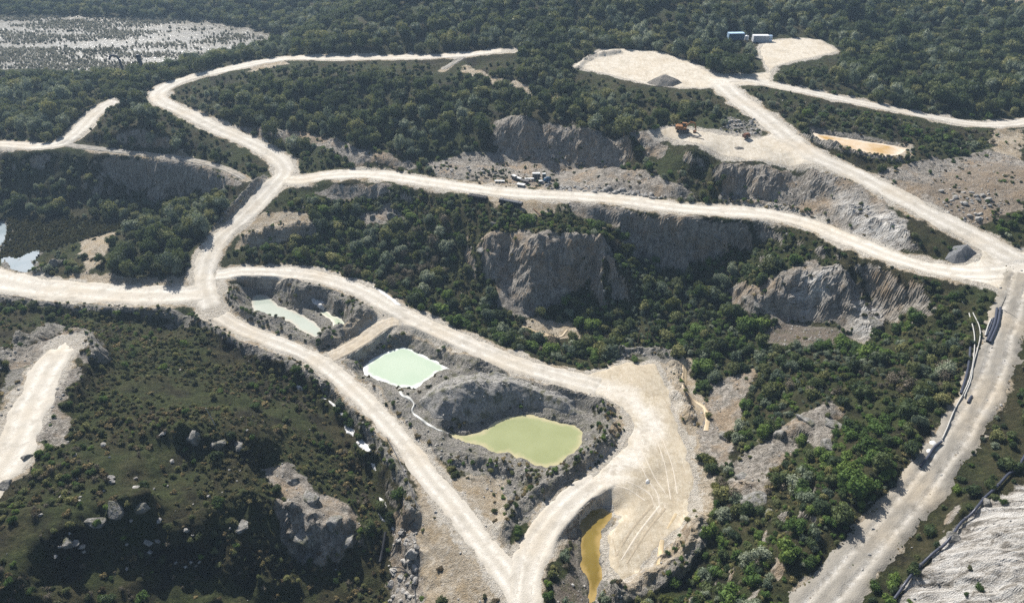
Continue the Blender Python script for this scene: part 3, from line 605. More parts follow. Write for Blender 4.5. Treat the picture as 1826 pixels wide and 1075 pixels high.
def crown_mesh(name, mat, seed, n, lobes, leaf, zc=.75, rz=.72, core=.80):
    """leaf faces spread over the shells of several lobes, with a lumpy inner mass; radius about 1, ground at z = 0"""
    r = np.random.default_rng(seed); cs = []
    for i in range(lobes):
        a = r.uniform(0, 2*math.pi); q = r.uniform(.15, .62) if i else 0
        cs.append((q*math.cos(a), q*math.sin(a), zc*r.uniform(.55, 1.35) if i else zc, r.uniform(.32, .56)))
    cs = np.array(cs); per = r.integers(0, lobes, n); d = r.normal(size=(n, 3)); d[:, 2] = d[:, 2]+.25; d /= np.linalg.norm(d, axis=1)[:, None]
    rad = cs[per, 3]*(r.uniform(.55, 1.12, n)**.6); c = cs[per, :3]+d*rad[:, None]*np.array([1, 1, rz/.72]); c[:, 2] = np.maximum(c[:, 2], .02)
    nrm = d+r.normal(size=(n, 3))*.55; nrm /= np.linalg.norm(nrm, axis=1)[:, None]
    t1 = np.cross(nrm, r.normal(size=(n, 3))); t1 /= np.linalg.norm(t1, axis=1)[:, None]; t2 = np.cross(nrm, t1)
    s = leaf*r.uniform(.6, 1.3, n)[:, None]
    V = np.stack([c-t1*s, c+t2*s*.62-t1*s*.1, c+t1*s, c-t2*s*.62+t1*s*.1], 1).reshape(-1, 3)
    F = np.arange(4*n).reshape(n, 4); Vs, Fs = [V], [np.concatenate([F[:, [0, 1, 2]], F[:, [0, 2, 3]]])]; off = len(V)
    bm = bmesh.new(); bmesh.ops.create_icosphere(bm, subdivisions=1, radius=1)
    iv = np.array([v.co[:] for v in bm.verts]); jf = np.array([[v.index for v in f.verts] for f in bm.faces]); bm.free()
    for q in cs:
        v = iv*(q[3]*core*r.uniform(.7, 1.05, len(iv)))[:, None]+q[:3]; v[:, 2] = np.maximum(v[:, 2], -.15); Vs.append(v); Fs.append(jf+off); off += len(iv)
    me = mesh_np(name, np.concatenate(Vs), np.concatenate(Fs), False); me.materials.append(mat); return me
def tuft_mesh(name, mat, seed, n, hgt, lean=.35):
    r = np.random.default_rng(seed); a = r.uniform(0, 2*math.pi, n); q = r.uniform(0, .6, n)
    b = np.stack([q*np.cos(a), q*np.sin(a), np.zeros(n)], 1); w = r.uniform(0, 2*math.pi, n); l = r.uniform(.3, 1, n)*lean
    tip = b+np.stack([np.cos(w)*l, np.sin(w)*l, hgt*r.uniform(.6, 1.1, n)], 1); sd_ = np.stack([-np.sin(w), np.cos(w), w*0], 1)*.09
    V = np.stack([b-sd_, b+sd_, tip], 1).reshape(-1, 3); me = mesh_np(name, V, np.arange(3*n).reshape(n, 3), False); me.materials.append(mat); return me
def trunk_mesh(name, seed, hgt=.8):
    r = random.Random(seed); V = []; F = []; k = 6
    def limb(p, q, r0, r1):
        d = (q-p).normalized(); a = d.orthogonal().normalized(); b = d.cross(a); o = len(V)
        for (c, rr) in ((p, r0), ((p+q)/2+a*.03, (r0+r1)/2), (q, r1)):
            for i in range(k): V.append(tuple(c+(a*math.cos(6.283*i/k)+b*math.sin(6.283*i/k))*rr))
        for s in range(2):
            for i in range(k): F.append((o+s*k+i, o+s*k+(i+1) % k, o+(s+1)*k+(i+1) % k, o+(s+1)*k+i))
    top = Vector((r.uniform(-.1, .1), r.uniform(-.1, .1), hgt*.55)); limb(Vector((0, 0, -.35)), top, .085, .055)
    for i in range(4):
        a = i*1.57+r.random(); limb(top, top+Vector((math.cos(a)*.4, math.sin(a)*.4, hgt*.45)), .045, .014)
    me = mesh_np(name, np.array(V), np.array(F)); me.materials.append(BARK); return me
def variants(kind, mat, k, *a, **kw): return [crown_mesh('crown', LEAF[mat], 100*hash_id(kind)+i, *a, **kw) for i in range(k)]
def hash_id(s): return sum(ord(c)*(i+1) for i, c in enumerate(s)) % 977
CROWN = {
 'tree_dark': variants('td', 'dark', 3, 1100, 11, .085, zc=1.0, rz=.85), 'tree_olive': variants('to', 'olive', 3, 1100, 11, .085, zc=.95, rz=.8),
 'tree_grey': variants('tg', 'grey', 2, 1000, 10, .08, zc=1.0, rz=.85),
 'bush_dark': variants('bd', 'dark', 3, 750, 8, .10, zc=.62), 'bush_olive': variants('bo', 'olive', 2, 750, 8, .10, zc=.6),
 'bush_green': variants('bg', 'green', 3, 750, 8, .10, zc=.62), 'bush_grey': variants('by', 'grey', 2, 700, 8, .095, zc=.65),
 'bush_dry': variants('bz', 'dry', 2, 420, 8, .07, zc=.55, core=.45), 'bush_lime': variants('bl', 'lime', 2, 700, 8, .10, zc=.6),
 'heath': variants('hh', 'heath', 3, 260, 6, .15, zc=.40, rz=.5), 'rust': variants('hr', 'rust', 2, 240, 6, .15, zc=.36, rz=.5),
}
TUFT = {'reed': [tuft_mesh('reed', LEAF['reed'], 5+i, 70, 1.5) for i in range(3)], 'sedge': [tuft_mesh('sedge', LEAF['sedge'], 15+i, 60, 1.1, .5) for i in range(3)]}
TRUNK = [trunk_mesh('trunk', i) for i in range(3)]

def project(x, y, z):
    dz = np.asarray(z)-CAM_H; dep = np.asarray(y)*CP-dz*SP; up = np.asarray(y)*SP+dz*CP
    return W_PX/2+FPX*np.asarray(x)/dep, H_PX/2-FPX*up/dep, dep
def in_poly(u, v, P):
    ins = np.zeros(np.shape(u), bool)
    for (x0, y0), (x1, y1) in zip(P, P[1:]+P[:1]):
        c = (y0 > v) != (y1 > v); ins ^= c & (u < (x1-x0)*(v-y0)/((y1-y0) or 1e-9)+x0)
    return ins
def wpoly(P):                                        # traced outline -> ground outline
    x, y, z = cast(P); return list(zip(x, y))
ZONE = {k: wpoly(p) for k, p in {
 'moor': [(-150,548),(120,556),(330,575),(430,615),(540,670),(600,735),(650,800),(672,880),(690,960),(720,1420),(-320,1420)],
 'slope': [(1230,640),(1330,560),(1500,590),(1560,500),(1700,520),(1735,560),(1725,660),(1665,790),(1580,900),(1480,1010),(1330,1180),(1240,1420),(1120,1420),(1190,1130),(1260,960),(1240,760)],
 'valley': [(400,470),(470,440),(560,350),(700,330),(900,365),(1000,360),(1250,395),(1430,395),(1560,455),(1600,500),(1500,470),(1330,540),(1230,650),(1100,635),(900,640),(700,540),(600,495),(420,478)],
 'marshwood': [(-100,270),(270,285),(430,330),(430,370),(370,430),(350,500),(170,500),(120,470),(-100,440)],
 'knoll': [(130,262),(170,210),(230,170),(300,190),(440,260),(490,310),(440,315),(330,278)],
 'midwood': [(300,175),(340,140),(480,110),(840,100),(1010,115),(1200,160),(1270,165),(1300,205),(1140,235),(880,215),(760,290),(640,265),(420,225)],
 'rightwood': [(1360,130),(1500,90),(1480,20),(1830,0),(1830,215),(1560,180),(1370,145)],
 'leftwood': [(-120,130),(150,120),(330,110),(280,160),(190,185),(110,250),(-120,250)],
}.items()}
def grid_points(cell, x0, x1, y0, y1, seed):
    r = np.random.default_rng(seed); nx, ny = int((x1-x0)/cell), int((y1-y0)/cell)
    X, Y = np.meshgrid(np.arange(nx), np.arange(ny)); X = x0+(X+r.uniform(0, 1, X.shape))*cell; Y = y0+(Y+r.uniform(0, 1, Y.shape))*cell
    X, Y = X.ravel(), Y.ravel(); z = h(X, Y); u, v, d = project(X, Y, z)
    m = (u > -240) & (u < W_PX+240) & (v > -90) & (v < H_PX+330) & (d > 10); return X[m], Y[m], z[m], u[m], v[m], d[m], r
MARSHP = wpoly([(-20,392),(60,384),(150,390),(212,393),(232,405),(150,428),(112,440),(60,452),(10,460),(-20,450)])
marshsd = poly_sd(np.array(MARSHP), 12)
PL = []     # x, y, z, species, variant, radius, height factor, zone
def scatter(cell, y0, y1, seed, zones, density, species, rad, lo=.25, gap=18, gapw=.5):
    X, Y, z, u, v, d, r = grid_points(cell, -420, 420, y0, y1, seed)
    zn = np.full(len(X), -1)
    for k, name in enumerate(zones):
        if name == 'rest': continue
        P = ZONE[name]; zn[(zn < 0) & in_poly(X, Y, P)] = k
    if 'rest' in zones: zn[zn < 0] = zones.index('rest'); 
    g = bilin(VEG, X, Y); nz = fbm(X/gap, Y/gap, octv=3, seed=seed)
    keep = (zn >= 0) & (g > lo) & (r.random(len(X)) < density*np.clip(g+.1, 0, 1)*np.clip(.75+gapw*2*nz, .12, 1))
    sp = np.clip(r.random(len(X))*.72+.14+.75*fbm(X/17, Y/17, octv=2, seed=seed+5), .001, .999)
    big = rad[0]+(rad[1]-rad[0])*r.random(len(X))**1.6
    for i in np.nonzero(keep)[0]:
        s = sp[i]; acc = 0
        for name, wgt in species:
            acc += wgt
            if s < acc: break
        PL.append((X[i], Y[i], z[i], name, int(r.integers(0, 99)), big[i], r.uniform(.8, 1.25), zones[zn[i]]))
ALLZ = list(ZONE)
WOOD = [('tree_dark', .42), ('tree_olive', .33), ('tree_grey', .25)]
WZ = ['midwood', 'rightwood', 'leftwood', 'knoll', 'marshwood']
scatter(2.9, 150, 620, 1, WZ, .9, WOOD, (1.2, 2.8), gapw=.3)
scatter(2.2, 150, 330, 22, WZ, .6, [('bush_dark', .4), ('bush_olive', .35), ('bush_grey', .25)], (.6, 1.2), gapw=.2)
scatter(5.2, 150, 620, 21, WZ, .6, WOOD, (2.2, 4.0), gapw=.8)
X0 = len(PL)
scatter(3.3, 235, 640, 2, ['moor', 'slope', 'valley', 'midwood', 'rightwood', 'leftwood', 'knoll', 'marshwood', 'rest'], .95, WOOD, (1.7, 3.4))
PL = PL[:X0]+[p for p in PL[X0:] if p[7] == 'rest']
SCRUB = [('bush_dark', .30), ('bush_green', .20), ('bush_olive', .18), ('bush_grey', .18), ('bush_lime', .07), ('bush_dry', .07)]
scatter(2.3, 80, 260, 3, ['valley'], .80, SCRUB, (.9, 2.7), gapw=.45)
scatter(2.1, 45, 240, 4, ['slope'], .88, [('bush_green', .38), ('bush_dark', .24), ('bush_grey', .16), ('bush_olive', .11), ('bush_lime', .06), ('bush_dry', .05)], (.9, 2.4), gapw=.35)
scatter(4.6, 42, 200, 5, ['moor'], .22, [('bush_green', .5), ('bush_dark', .5)], (.9, 1.7), gapw=1.2)
scatter(1.05, 45, 215, 6, ['moor'], .9, [('heath', .42), ('bush_olive', .22), ('rust', .16), ('bush_green', .10), ('bush_dry', .10)], (.3, .95), gapw=.75, gap=11)
scatter(1.1, 45, 240, 7, ['valley', 'slope'], .85, [('heath', .28), ('bush_olive', .22), ('bush_green', .34), ('bush_grey', .16)], (.4, 1.0), gapw=.3)
X1 = len(PL)
scatter(1.7, 45, 330, 8, ALLZ+['rest'], .85, SCRUB+[('heath', .2)], (.5, 1.6), lo=.3, gapw=.3)
PL = PL[:X1]+[p for p in PL[X1:] if p[7] == 'rest' and p[1] < 250]
# weeds along berms, banks and verges
X, Y, z, u, v, d, r = grid_points(1.15, -300, 300, 55, 300, 9)
bh_ = bilin(bermh, X, Y); sg = bilin(Msand, X, Y); gv = bilin(Mgrav, X, Y); rk = bilin(Mrock, X, Y); rdd = bilin(rd, X, Y); pd_ = bilin(np.minimum(padmin, pondmin), X, Y); ld_ = bilin(lakesd, X, Y)
nz = fbm(X/6, Y/6, octv=3, seed=19)
pr = np.where(bh_ > .15, .42, 0)+gv*.20+sg*.05+rk*.07; pr = pr*np.clip(.5+2.2*nz, 0, 1.6)
for i in np.nonzero((r.random(len(X)) < pr) & (rdd > .5) & (pd_ > .5) & (ld_ > 1))[0]:
    PL.append((X[i], Y[i], z[i], ('heath', 'bush_olive', 'rust', 'bush_green')[int(r.integers(0, 4))], int(r.integers(0, 99)), r.uniform(.3, .8), r.uniform(.7, 1.1), 'verge'))
PL = [p for p in PL if bilin(rd, p[0], p[1]) > .35+.55*p[5] or p[5] < .9]
# keep roads, yards and ponds open: drop tall plants standing right in front of them
clear = np.minimum(np.minimum(np.minimum(rd, padmin), pondmin+.6), np.minimum(lakesd+5, marshsd+1))
PX, PY, PZ = (np.array([p[i] for p in PL]) for i in (0, 1, 2)); PT = np.array([p[5]*p[6]*(2.0 if p[3].startswith('tree') else 1.25) for p in PL]); hide = np.zeros(len(PL)); PR = np.array([p[5] for p in PL])
for f in (.35, .7, 1.0):
    hz = PZ+PT*f; dist = np.hypot(PX, PY); run = PT*f*dist/np.maximum(CAM_H-hz, 5); hit = np.zeros(len(PL), bool)
    for q, side in [(q, sd_) for q in np.linspace(.25, 1.5, 6) for sd_ in (-.75, 0, .75)]:
        bx, by = PX*(1+run*q/dist)+side*PR, PY*(1+run*q/dist); hit |= (bilin(clear, bx, by) < -.3) & (bilin(Z, bx, by) > hz-(CAM_H-hz)/dist*run*q-1.0)
    hide += hit
cx_, cy_, _z = cast([(1311, 71), (1355, 75), (1373, 74), (1331, 72), (210, 128), (253, 124), (1217, 236)])
for a_, b_ in zip(cx_, cy_): dl = np.hypot(a_, b_); al = (PX*a_+PY*b_)/dl-dl; ac_ = (PX*b_-PY*a_)/dl; hide = np.where((np.abs(ac_) < 6) & (al < 4) & (al > -16), 9, hide)
hide = np.where(bilin(marshsd, PX, PY) < .3, 9, hide)
rr_ = rng.random(len(PL)); PL = [p for p, q, t in zip(PL, hide, rr_) if q < 1]

hwJ, LJ = ROADW['J']; rJ = np.random.default_rng(61)
for k in range(420):
    q = rJ.random()*(len(LJ)-1.001); i = int(q); t_ = q-i; p = LJ[i]*(1-t_)+LJ[i+1]*t_; d_ = LJ[i+1]-LJ[i]; d_ = d_[:2]/np.hypot(*d_[:2]); c_ = rJ.normal()*.12+rJ.choice([-.9, 0, .95, 1.0, -1.0])
    x_, y_ = p[0]+d_[1]*hwJ*c_, p[1]-d_[0]*hwJ*c_; PL.append((x_, y_, float(h(x_, y_))+.03, ('heath', 'rust', 'bush_olive')[k % 3], k % 99, rJ.uniform(.10, .26), .7, 'verge'))
def place_name(x, y):
    for k in ZONE:
        if in_poly(np.array([x]), np.array([y]), ZONE[k])[0]: return k
    return 'rest'
WHERE = {'moor': 'on the dark moor hillside left of the ponds', 'slope': 'on the green slope below the pipeline track', 'valley': 'in the gully under the middle road',
 'marshwood': 'around the dark marsh left of the junction', 'knoll': 'on the wedge between the two left roads', 'midwood': 'in the wood between the upper roads and quarry face',
 'rightwood': 'in the wood beyond the straight upper right road', 'leftwood': 'in the wood between lake and left road', 'rest': 'on the open ground beside the quarry roads', 'verge': 'on a gravel verge beside the haul road'}
LOOK = {'tree_dark': 'dark evergreen', 'tree_olive': 'olive green', 'tree_grey': 'grey green', 'bush_dark': 'dark green', 'bush_olive': 'olive brown', 'bush_green': 'fresh green', 'bush_grey': 'silvery grey green', 'bush_dry': 'dry brown twiggy', 'bush_lime': 'yellow green', 'heath': 'low brownish heath', 'rust': 'low rust tinted heath'}
P_ = np.array([(p[0], p[1], p[2]) for p in PL]); uu, vv, dd = project(P_[:, 0], P_[:, 1], P_[:, 2])
size = np.array([p[5] for p in PL])*FPX/dd; vis = (uu > 5) & (uu < W_PX-5) & (vv > 8) & (vv < H_PX-5)
istree = np.array([p[3].startswith('tree') for p in PL]); isbush = np.array([p[3].startswith('bush') and p[5] > .85 for p in PL])
def top(mask, n): ids = np.nonzero(mask & vis)[0]; return set(ids[np.argsort(-size[ids])][:n].tolist())
solo = top(istree, 300) | top(isbush, 300)
MARKS = {k: tuple(float(q[0]) for q in cast([p])) for k, p in {
 'the milky pond': (510,565), 'the mint green pond': (720,655), 'the olive pond': (950,785), 'the amber pond': (1060,960), 'the lower road fork': (920,1000), 'the spoil heap': (860,700),
 'the left dirt track': (70,700), 'the grey crag at the bottom': (560,930), 'the white stream pools': (630,765), 'the dark crest at bottom left': (190,920), 'the four way junction': (365,500),
 'the left edge marsh': (90,420), 'the marsh pool': (40,468), 'the shaded bank at left': (330,315), 'the bank above the marsh': (150,320), 'the upper left road bend': (285,165), 'the wedge of road at left': (200,230),
 'the middle road fork': (510,320), 'the pale scrape beside the ramp': (500,405), 'the gully floor': (780,540), 'the gully head': (680,400), 'the tall grey bluff': (940,480), 'the bluff top': (1010,400), 'the black pipe stacks': (890,362),
 'the long cliff below the middle road': (1180,430), 'the silver bushes in the valley': (1230,520), 'the orange seep': (1000,590), 'the sandy turning yard': (1150,660), 'the orange trickle': (1230,680), 'the chalky bluff': (1460,510),
 'the red earth scar': (1430,600), 'the pipe bundle': (1750,590), 'the pipeline bend': (1690,720), 'the pale rock fins': (1430,760), 'the rounded outcrop': (1345,890), 'the lower end of the stony track': (1440,1020), 'the middle of the stony track': (1600,850),
 'the bottom right corner': (1720,1000), 'the rocky horseshoe bank': (1220,990), 'the hairpin bend': (1760,470), 'the road island with scree': (1660,430), 'the scree yard at right': (1740,340), 'the orange puddle': (1540,265), 'the excavator': (1220,228),
 'the quarry face': (1000,255), 'the concrete slabs': (940,320), 'the quarry ramp': (1150,310), 'the right quarry wall': (1400,330), 'the upper gravel yard': (1130,120), 'the blue container': (1310,66), 'the straight upper right road': (1560,180),
 'the mown strip in the wood': (900,150), 'the footpath spur': (800,115), 'the lake shore': (300,112), 'the far road by the lake': (480,108), 'the wood above the quarry': (820,210), 'the wood above the ramp': (560,190), 'the far hill': (900,40)}.items()}
_o = 'second third fourth fifth sixth seventh eighth ninth tenth eleventh twelfth thirteenth fourteenth fifteenth sixteenth seventeenth eighteenth nineteenth twentieth'.split()
NTH = ['leftmost']+[q+' from left' for q in _o]+['twenty '+q+' from left' for q in ['first']+_o[:8]]+['thirtieth from left']+['thirty '+q+' from left' for q in ['first']+_o[:8]]
MK = list(MARKS); MKP = np.array([MARKS[k][:2] for k in MK])
def near_mark(x, y): return MK[int(np.argmin((MKP[:, 0]-x)**2+(MKP[:, 1]-y)**2))]
def order_labels(items, fmt):
    """items: (object, look, x, y, u); a label with the nearest landmark, told apart by order from the left"""
    cells = {}
    for it in items: cells.setdefault((it[1], near_mark(it[2], it[3])), []).append(it)
    for (look, mk), c in cells.items():
        c.sort(key=lambda t: t[4])
        for n, it in enumerate(c):
            it[0]['label'] = fmt % (look, mk)+('' if len(c) == 1 else ', '+(NTH[n] if n < len(NTH)-1 else 'rightmost of the row'))
BIGW = lambda r, t: ('big ' if r > (2.4 if t else 1.8) else 'small ' if r < (1.9 if t else 1.25) else '')
solo_items = []
for i in sorted(solo):
    x, y, z, sp, va, rad, hf, zone = PL[i]; tree = sp.startswith('tree'); kind = 'tree' if tree else 'bush'
    root = link_obj('small_tree' if tree else 'bush', None); root.location = (x, y, z-.1); root.rotation_euler = (0, 0, va*1.7); root.scale = (rad, rad*(.85+.3*((va*7) % 10)/10), rad*hf)
    tag(root, None, kind, ('trees ' if tree else 'bushes ')+WHERE[zone]); solo_items.append((root, BIGW(rad, tree)+LOOK[sp]+(' tree' if tree else ' bush'), x, y, uu[i]))
    cm = CROWN[sp]; link_obj('crown', cm[va % len(cm)], root); link_obj('trunk' if tree else 'stem', TRUNK[va % 3], root)
order_labels(solo_items, '%s near %s')

def scatter_object(name, pts, protos, label, cat):
    """one 'stuff' object: points that carry size, turn and kind; geometry nodes stand a plant or stone on each"""
    me = bpy.data.meshes.new(name); me.vertices.add(len(pts)); A = np.array([[q[0], q[1], q[2]] for q in pts], np.float32); me.vertices.foreach_set('co', A.ravel())
    def put(n, ty, vals, fld):
        a = me.attributes.new(n, ty, 'POINT'); a.data.foreach_set(fld, np.asarray(vals).ravel())
    put('size', 'FLOAT_VECTOR', np.array([q[3] for q in pts], np.float32), 'vector'); put('turn', 'FLOAT_VECTOR', np.array([q[4] for q in pts], np.float32), 'vector')
    put('pick', 'INT', np.array([q[5] for q in pts], np.int32), 'value')
    o = link_obj(name, me); tag(o, label, cat, kind='stuff')
    c = bpy.data.collections.new('source_'+name)
    for i, m in enumerate(protos): c.objects.link(bpy.data.objects.new('%s_%02d' % (name, i), m))
    g = bpy.data.node_groups.new(name+'_scatter', 'GeometryNodeTree'); g.interface.new_socket('Geometry', in_out='INPUT', socket_type='NodeSocketGeometry'); g.interface.new_socket('Geometry', in_out='OUTPUT', socket_type='NodeSocketGeometry')
    N = g.nodes.new; gi, go, ip, ci = N('NodeGroupInput'), N('NodeGroupOutput'), N('GeometryNodeInstanceOnPoints'), N('GeometryNodeCollectionInfo')
    ci.inputs[0].default_value = c; ci.inputs[1].default_value = True; ci.inputs[2].default_value = True
    def na(n, ty):
        a = N('GeometryNodeInputNamedAttribute'); a.data_type = ty; a.inputs[0].default_value = n; return a.outputs[0]
    L = g.links.new; L(gi.outputs[0], ip.inputs['Points']); L(ci.outputs[0], ip.inputs['Instance']); ip.inputs['Pick Instance'].default_value = True
    L(na('pick', 'INT'), ip.inputs['Instance Index']); L(na('size', 'FLOAT_VECTOR'), ip.inputs['Scale'])
    er = N('FunctionNodeEulerToRotation'); L(na('turn', 'FLOAT_VECTOR'), er.inputs[0]); L(er.outputs[0], ip.inputs['Rotation']); L(ip.outputs[0], go.inputs[0])
    o.modifiers.new('scatter', 'NODES').node_group = g; return o
def plant_stuff(name, sel, label, cat):
    protos = []; first = {}
    for k, ms in CROWN.items(): first[k] = len(protos); protos += ms
    pts = []
    for i in sel:
        x, y, z, sp, va, rad, hf, zone = PL[i]; pts.append((x, y, z-.08*rad, (rad, rad*(.85+.3*((va*7) % 10)/10), rad*hf), (0, 0, va*1.7), first[sp]+va % len(CROWN[sp])))
    return scatter_object(name, pts, protos, label, cat)
rest = [i for i in range(len(PL)) if i not in solo]
plant_stuff('woodland', [i for i in rest if istree[i]], 'dense dark green woodland covering the hills around the quarry', 'woodland')
plant_stuff('scrub', [i for i in rest if PL[i][3].startswith('bush')], 'mixed green scrub filling the gully, banks and verges', 'scrub')
plant_stuff('heath', [i for i in rest if PL[i][3] in ('heath', 'rust')], 'low brown and olive heath over the moor hillside', 'heath')
# reeds in the lake and sedge on the marsh
def tuft_stuff(name, cell, box, test, protos, rad, label, seed):
    X, Y, z, u, v, d, r = grid_points(cell, *box, seed); m = test(X, Y, r)
    pts = [(X[i], Y[i], max(z[i], LAKE[0]-.05) if name == 'reeds' else z[i], (s_, s_, s_*r.uniform(.7, 1.2)), (0, 0, r.uniform(0, 6.28)), int(r.integers(0, 3))) for i in np.nonzero(m)[0] for s_ in (r.uniform(*rad),)]
    scatter_object(name, pts, protos, label, 'reeds')
tuft_stuff('reeds', 1.25, (-420, 20, 300, 480), lambda X, Y, r: (bilin(lakesd, X, Y) < 2) & (r.random(len(X)) < np.clip(.5+1.9*fbm(X/26, Y/9, octv=3, seed=23)-.75*np.exp(-((X+135)/75)**2-((Y-398)/26)**2), .05, .9)), TUFT['reed'], (.4, .95), 'pale reeds standing in the shining lake', 31)
tuft_stuff('sedge', .9, (-260, -90, 150, 260), lambda X, Y, r: in_poly(X, Y, MARSHP) & (bilin(pondmin, X, Y) > .4), TUFT['sedge'], (.5, .9), 'dark brown sedge covering the small marsh at the left', 33)

# ------------------------------------------------------------------ heaps, stones, streams
def heap(name, label, pts, hmax, slope, mat, seed, rough=.5, ridge=None):
    """loose heap standing on the ground: grows from its outline at the angle of repose"""
    x, y, z = cast(pts); P = np.stack([x, y], 1); c = P.mean(0); N = 110; ext = max(np.ptp(P[:, 0]), np.ptp(P[:, 1]))/2+1
    gx = np.linspace(P[:, 0].min()-1, P[:, 0].max()+1, N); gy = np.linspace(P[:, 1].min()-1, P[:, 1].max()+1, N); X, Y = np.meshgrid(gx, gy)
    d = np.full(X.shape, 1e9); ins = np.zeros(X.shape, bool)
    for a, b in zip(P, np.roll(P, -1, 0)):
        e = b-a; t = np.clip(((X-a[0])*e[0]+(Y-a[1])*e[1])/(e@e), 0, 1); d = np.minimum(d, np.hypot(X-a[0]-t*e[0], Y-a[1]-t*e[1]))
        k = (a[1] > Y) != (b[1] > Y); ins ^= k & (X < (b[0]-a[0])*(Y-a[1])/((b[1]-a[1]) or 1e-9)+a[0])
    d = np.where(ins, d, -d)+fbm(X/3, Y/3, octv=3, seed=seed)*.9*rough
    zz = h(X, Y)+hmax*np.tanh(np.clip(d, -1, None)*slope/hmax)+fbm(X/1.2, Y/1.2, octv=3, seed=seed+3)*.35*rough*sstep(0, 1.5, d)+fbm(X/5, Y/5, octv=2, seed=seed+8)*rough*1.2*sstep(0, 4, d)
    zz = np.where(d < 0, h(X, Y)-.25+np.clip(d, -1, 0)*.3, zz)
    use = d > -.6; iq_ = (np.arange(N-1)[:, None]*N+np.arange(N-1)[None, :]).ravel(); F = np.stack([iq_, iq_+1, iq_+N+1, iq_+N], 1); F = F[use.ravel()[F].all(1)]
    ids, inv = np.unique(F, return_inverse=True); V = np.stack([X, Y, zz], -1).reshape(-1, 3)[ids]
    z0 = float(h(c[0], c[1])); V = V-np.array([c[0], c[1], z0]); o = link_obj(name, mesh_np(name, V, inv.reshape(F.shape)), mat=mat); o.location = (c[0], c[1], z0)
    HEAPS.append((X, Y, np.where(d > -.3, zz, -99.), gx, gy)); return tag(o, label, 'heap')
HEAPS = []
def stone_ramp(name, a, b, c, sc=2.4, moss=0):
    t = NT(name); n = t.noise(sc, 6, .75); col = t.ramp(n, [(.28, a), (.5, b), (.74, c)])
    if moss: col = t.mix(t.ramp(t.noise(.5, 4, .7), [(.5, (0, 0, 0)), (.62, (.8, .8, .8))]), col, (.09, .09, .045))
    t.base(col); t.rough(.95); t.bump(t.math('ADD', n, t.noise(sc*3, 3, .6)), .8, .4); return t.m
SPOIL = stone_ramp('grey_spoil', (.11, .105, .095), (.29, .275, .25), (.54, .52, .48), 2.2, 1)
GRAVEL = stone_ramp('brown_gravel', (.15, .135, .115), (.25, .23, .20), (.36, .33, .29), 5)
heap('spoil_heap', 'large grey rubbly spoil heap between the mint and olive ponds', [(745,716),(772,690),(810,672),(858,664),(915,672),(975,690),(1022,715),(1030,738),(1005,738),(962,726),(925,722),(890,732),(858,750),(815,756),(775,746)], 4.8, .74, SPOIL, 3, .8)
heap('gravel_pile', 'brown gravel pile with two peaks on the upper yard', [(1152,148),(1168,140),(1190,137),(1218,148),(1200,155),(1172,154)], 3.4, .75, GRAVEL, 5, .35)
heap('gravel_pile', 'steel grey gravel pile at the tip of the hairpin island', [(1685,462),(1700,440),(1725,436),(1742,452),(1722,468),(1700,470)], 3.0, .8, stone_ramp('blue_gravel', (.10, .105, .11), (.19, .195, .2), (.30, .30, .30), 5), 7, .25)
heap('soil_mound', 'low dark soil mound in the middle of the excavator yard', [(1308,264),(1316,261),(1326,263),(1328,267),(1314,268)], .8, .6, GRAVEL, 9, .2)

ROCKM = stone_ramp('granite_block', (.16, .15, .135), (.36, .34, .31), (.58, .56, .52), 1.6)
ROCKD = stone_ramp('weathered_granite', (.09, .087, .078), (.22, .21, .19), (.42, .40, .37), 1.2, 1)
def rock_mesh(name, seed, sub, mat, flat=.75, cuts=7):
    r = np.random.default_rng(seed); bm = bmesh.new(); bmesh.ops.create_icosphere(bm, subdivisions=sub, radius=1)
    V = np.array([v.co[:] for v in bm.verts]); F = np.array([[v.index for v in f.verts] for f in bm.faces]); bm.free()
    for _ in range(cuts):
        n = r.normal(size=3); n /= np.linalg.norm(n); k = r.uniform(.45, .8); dd_ = V@n-k; V = V-np.where(dd_ > 0, dd_, 0)[:, None]*n
    V = V*(1+.13*fbm(V[:, 0]*2+seed, V[:, 1]*2, V[:, 2]*2, octv=3, seed=seed))[:, None]; V[:, 2] *= flat
    me = mesh_np(name, V, F, False); me.materials.append(mat); return me
BLOCKS = [rock_mesh('boulder', 200+i, 2, ROCKM) for i in range(6)]; CRAGS = [rock_mesh('rock_outcrop', 300+i, 4, ROCKD, .7, 12) for i in range(5)]
def ground_z(x, y):
    z = float(h(x, y))
    for X, Y, zz, gx, gy in HEAPS:
        if gx[0] < x < gx[-1] and gy[0] < y < gy[-1]:
            z = max(z, float(zz[min(len(gy)-1, int((y-gy[0])/(gy[1]-gy[0]))), min(len(gx)-1, int((x-gx[0])/(gx[1]-gx[0])))]))
    return z
def rand_in(P, n, r):
    P = [tuple(p) for p in P]; us = [p[0] for p in P]; vs = [p[1] for p in P]; out = []
    while len(out) < n:
        u, v = r.uniform(min(us), max(us)), r.uniform(min(vs), max(vs))
        if in_poly(np.array([u]), np.array([v]), P)[0]: out.append((u, v))
    return out
r = np.random.default_rng(77); items = []
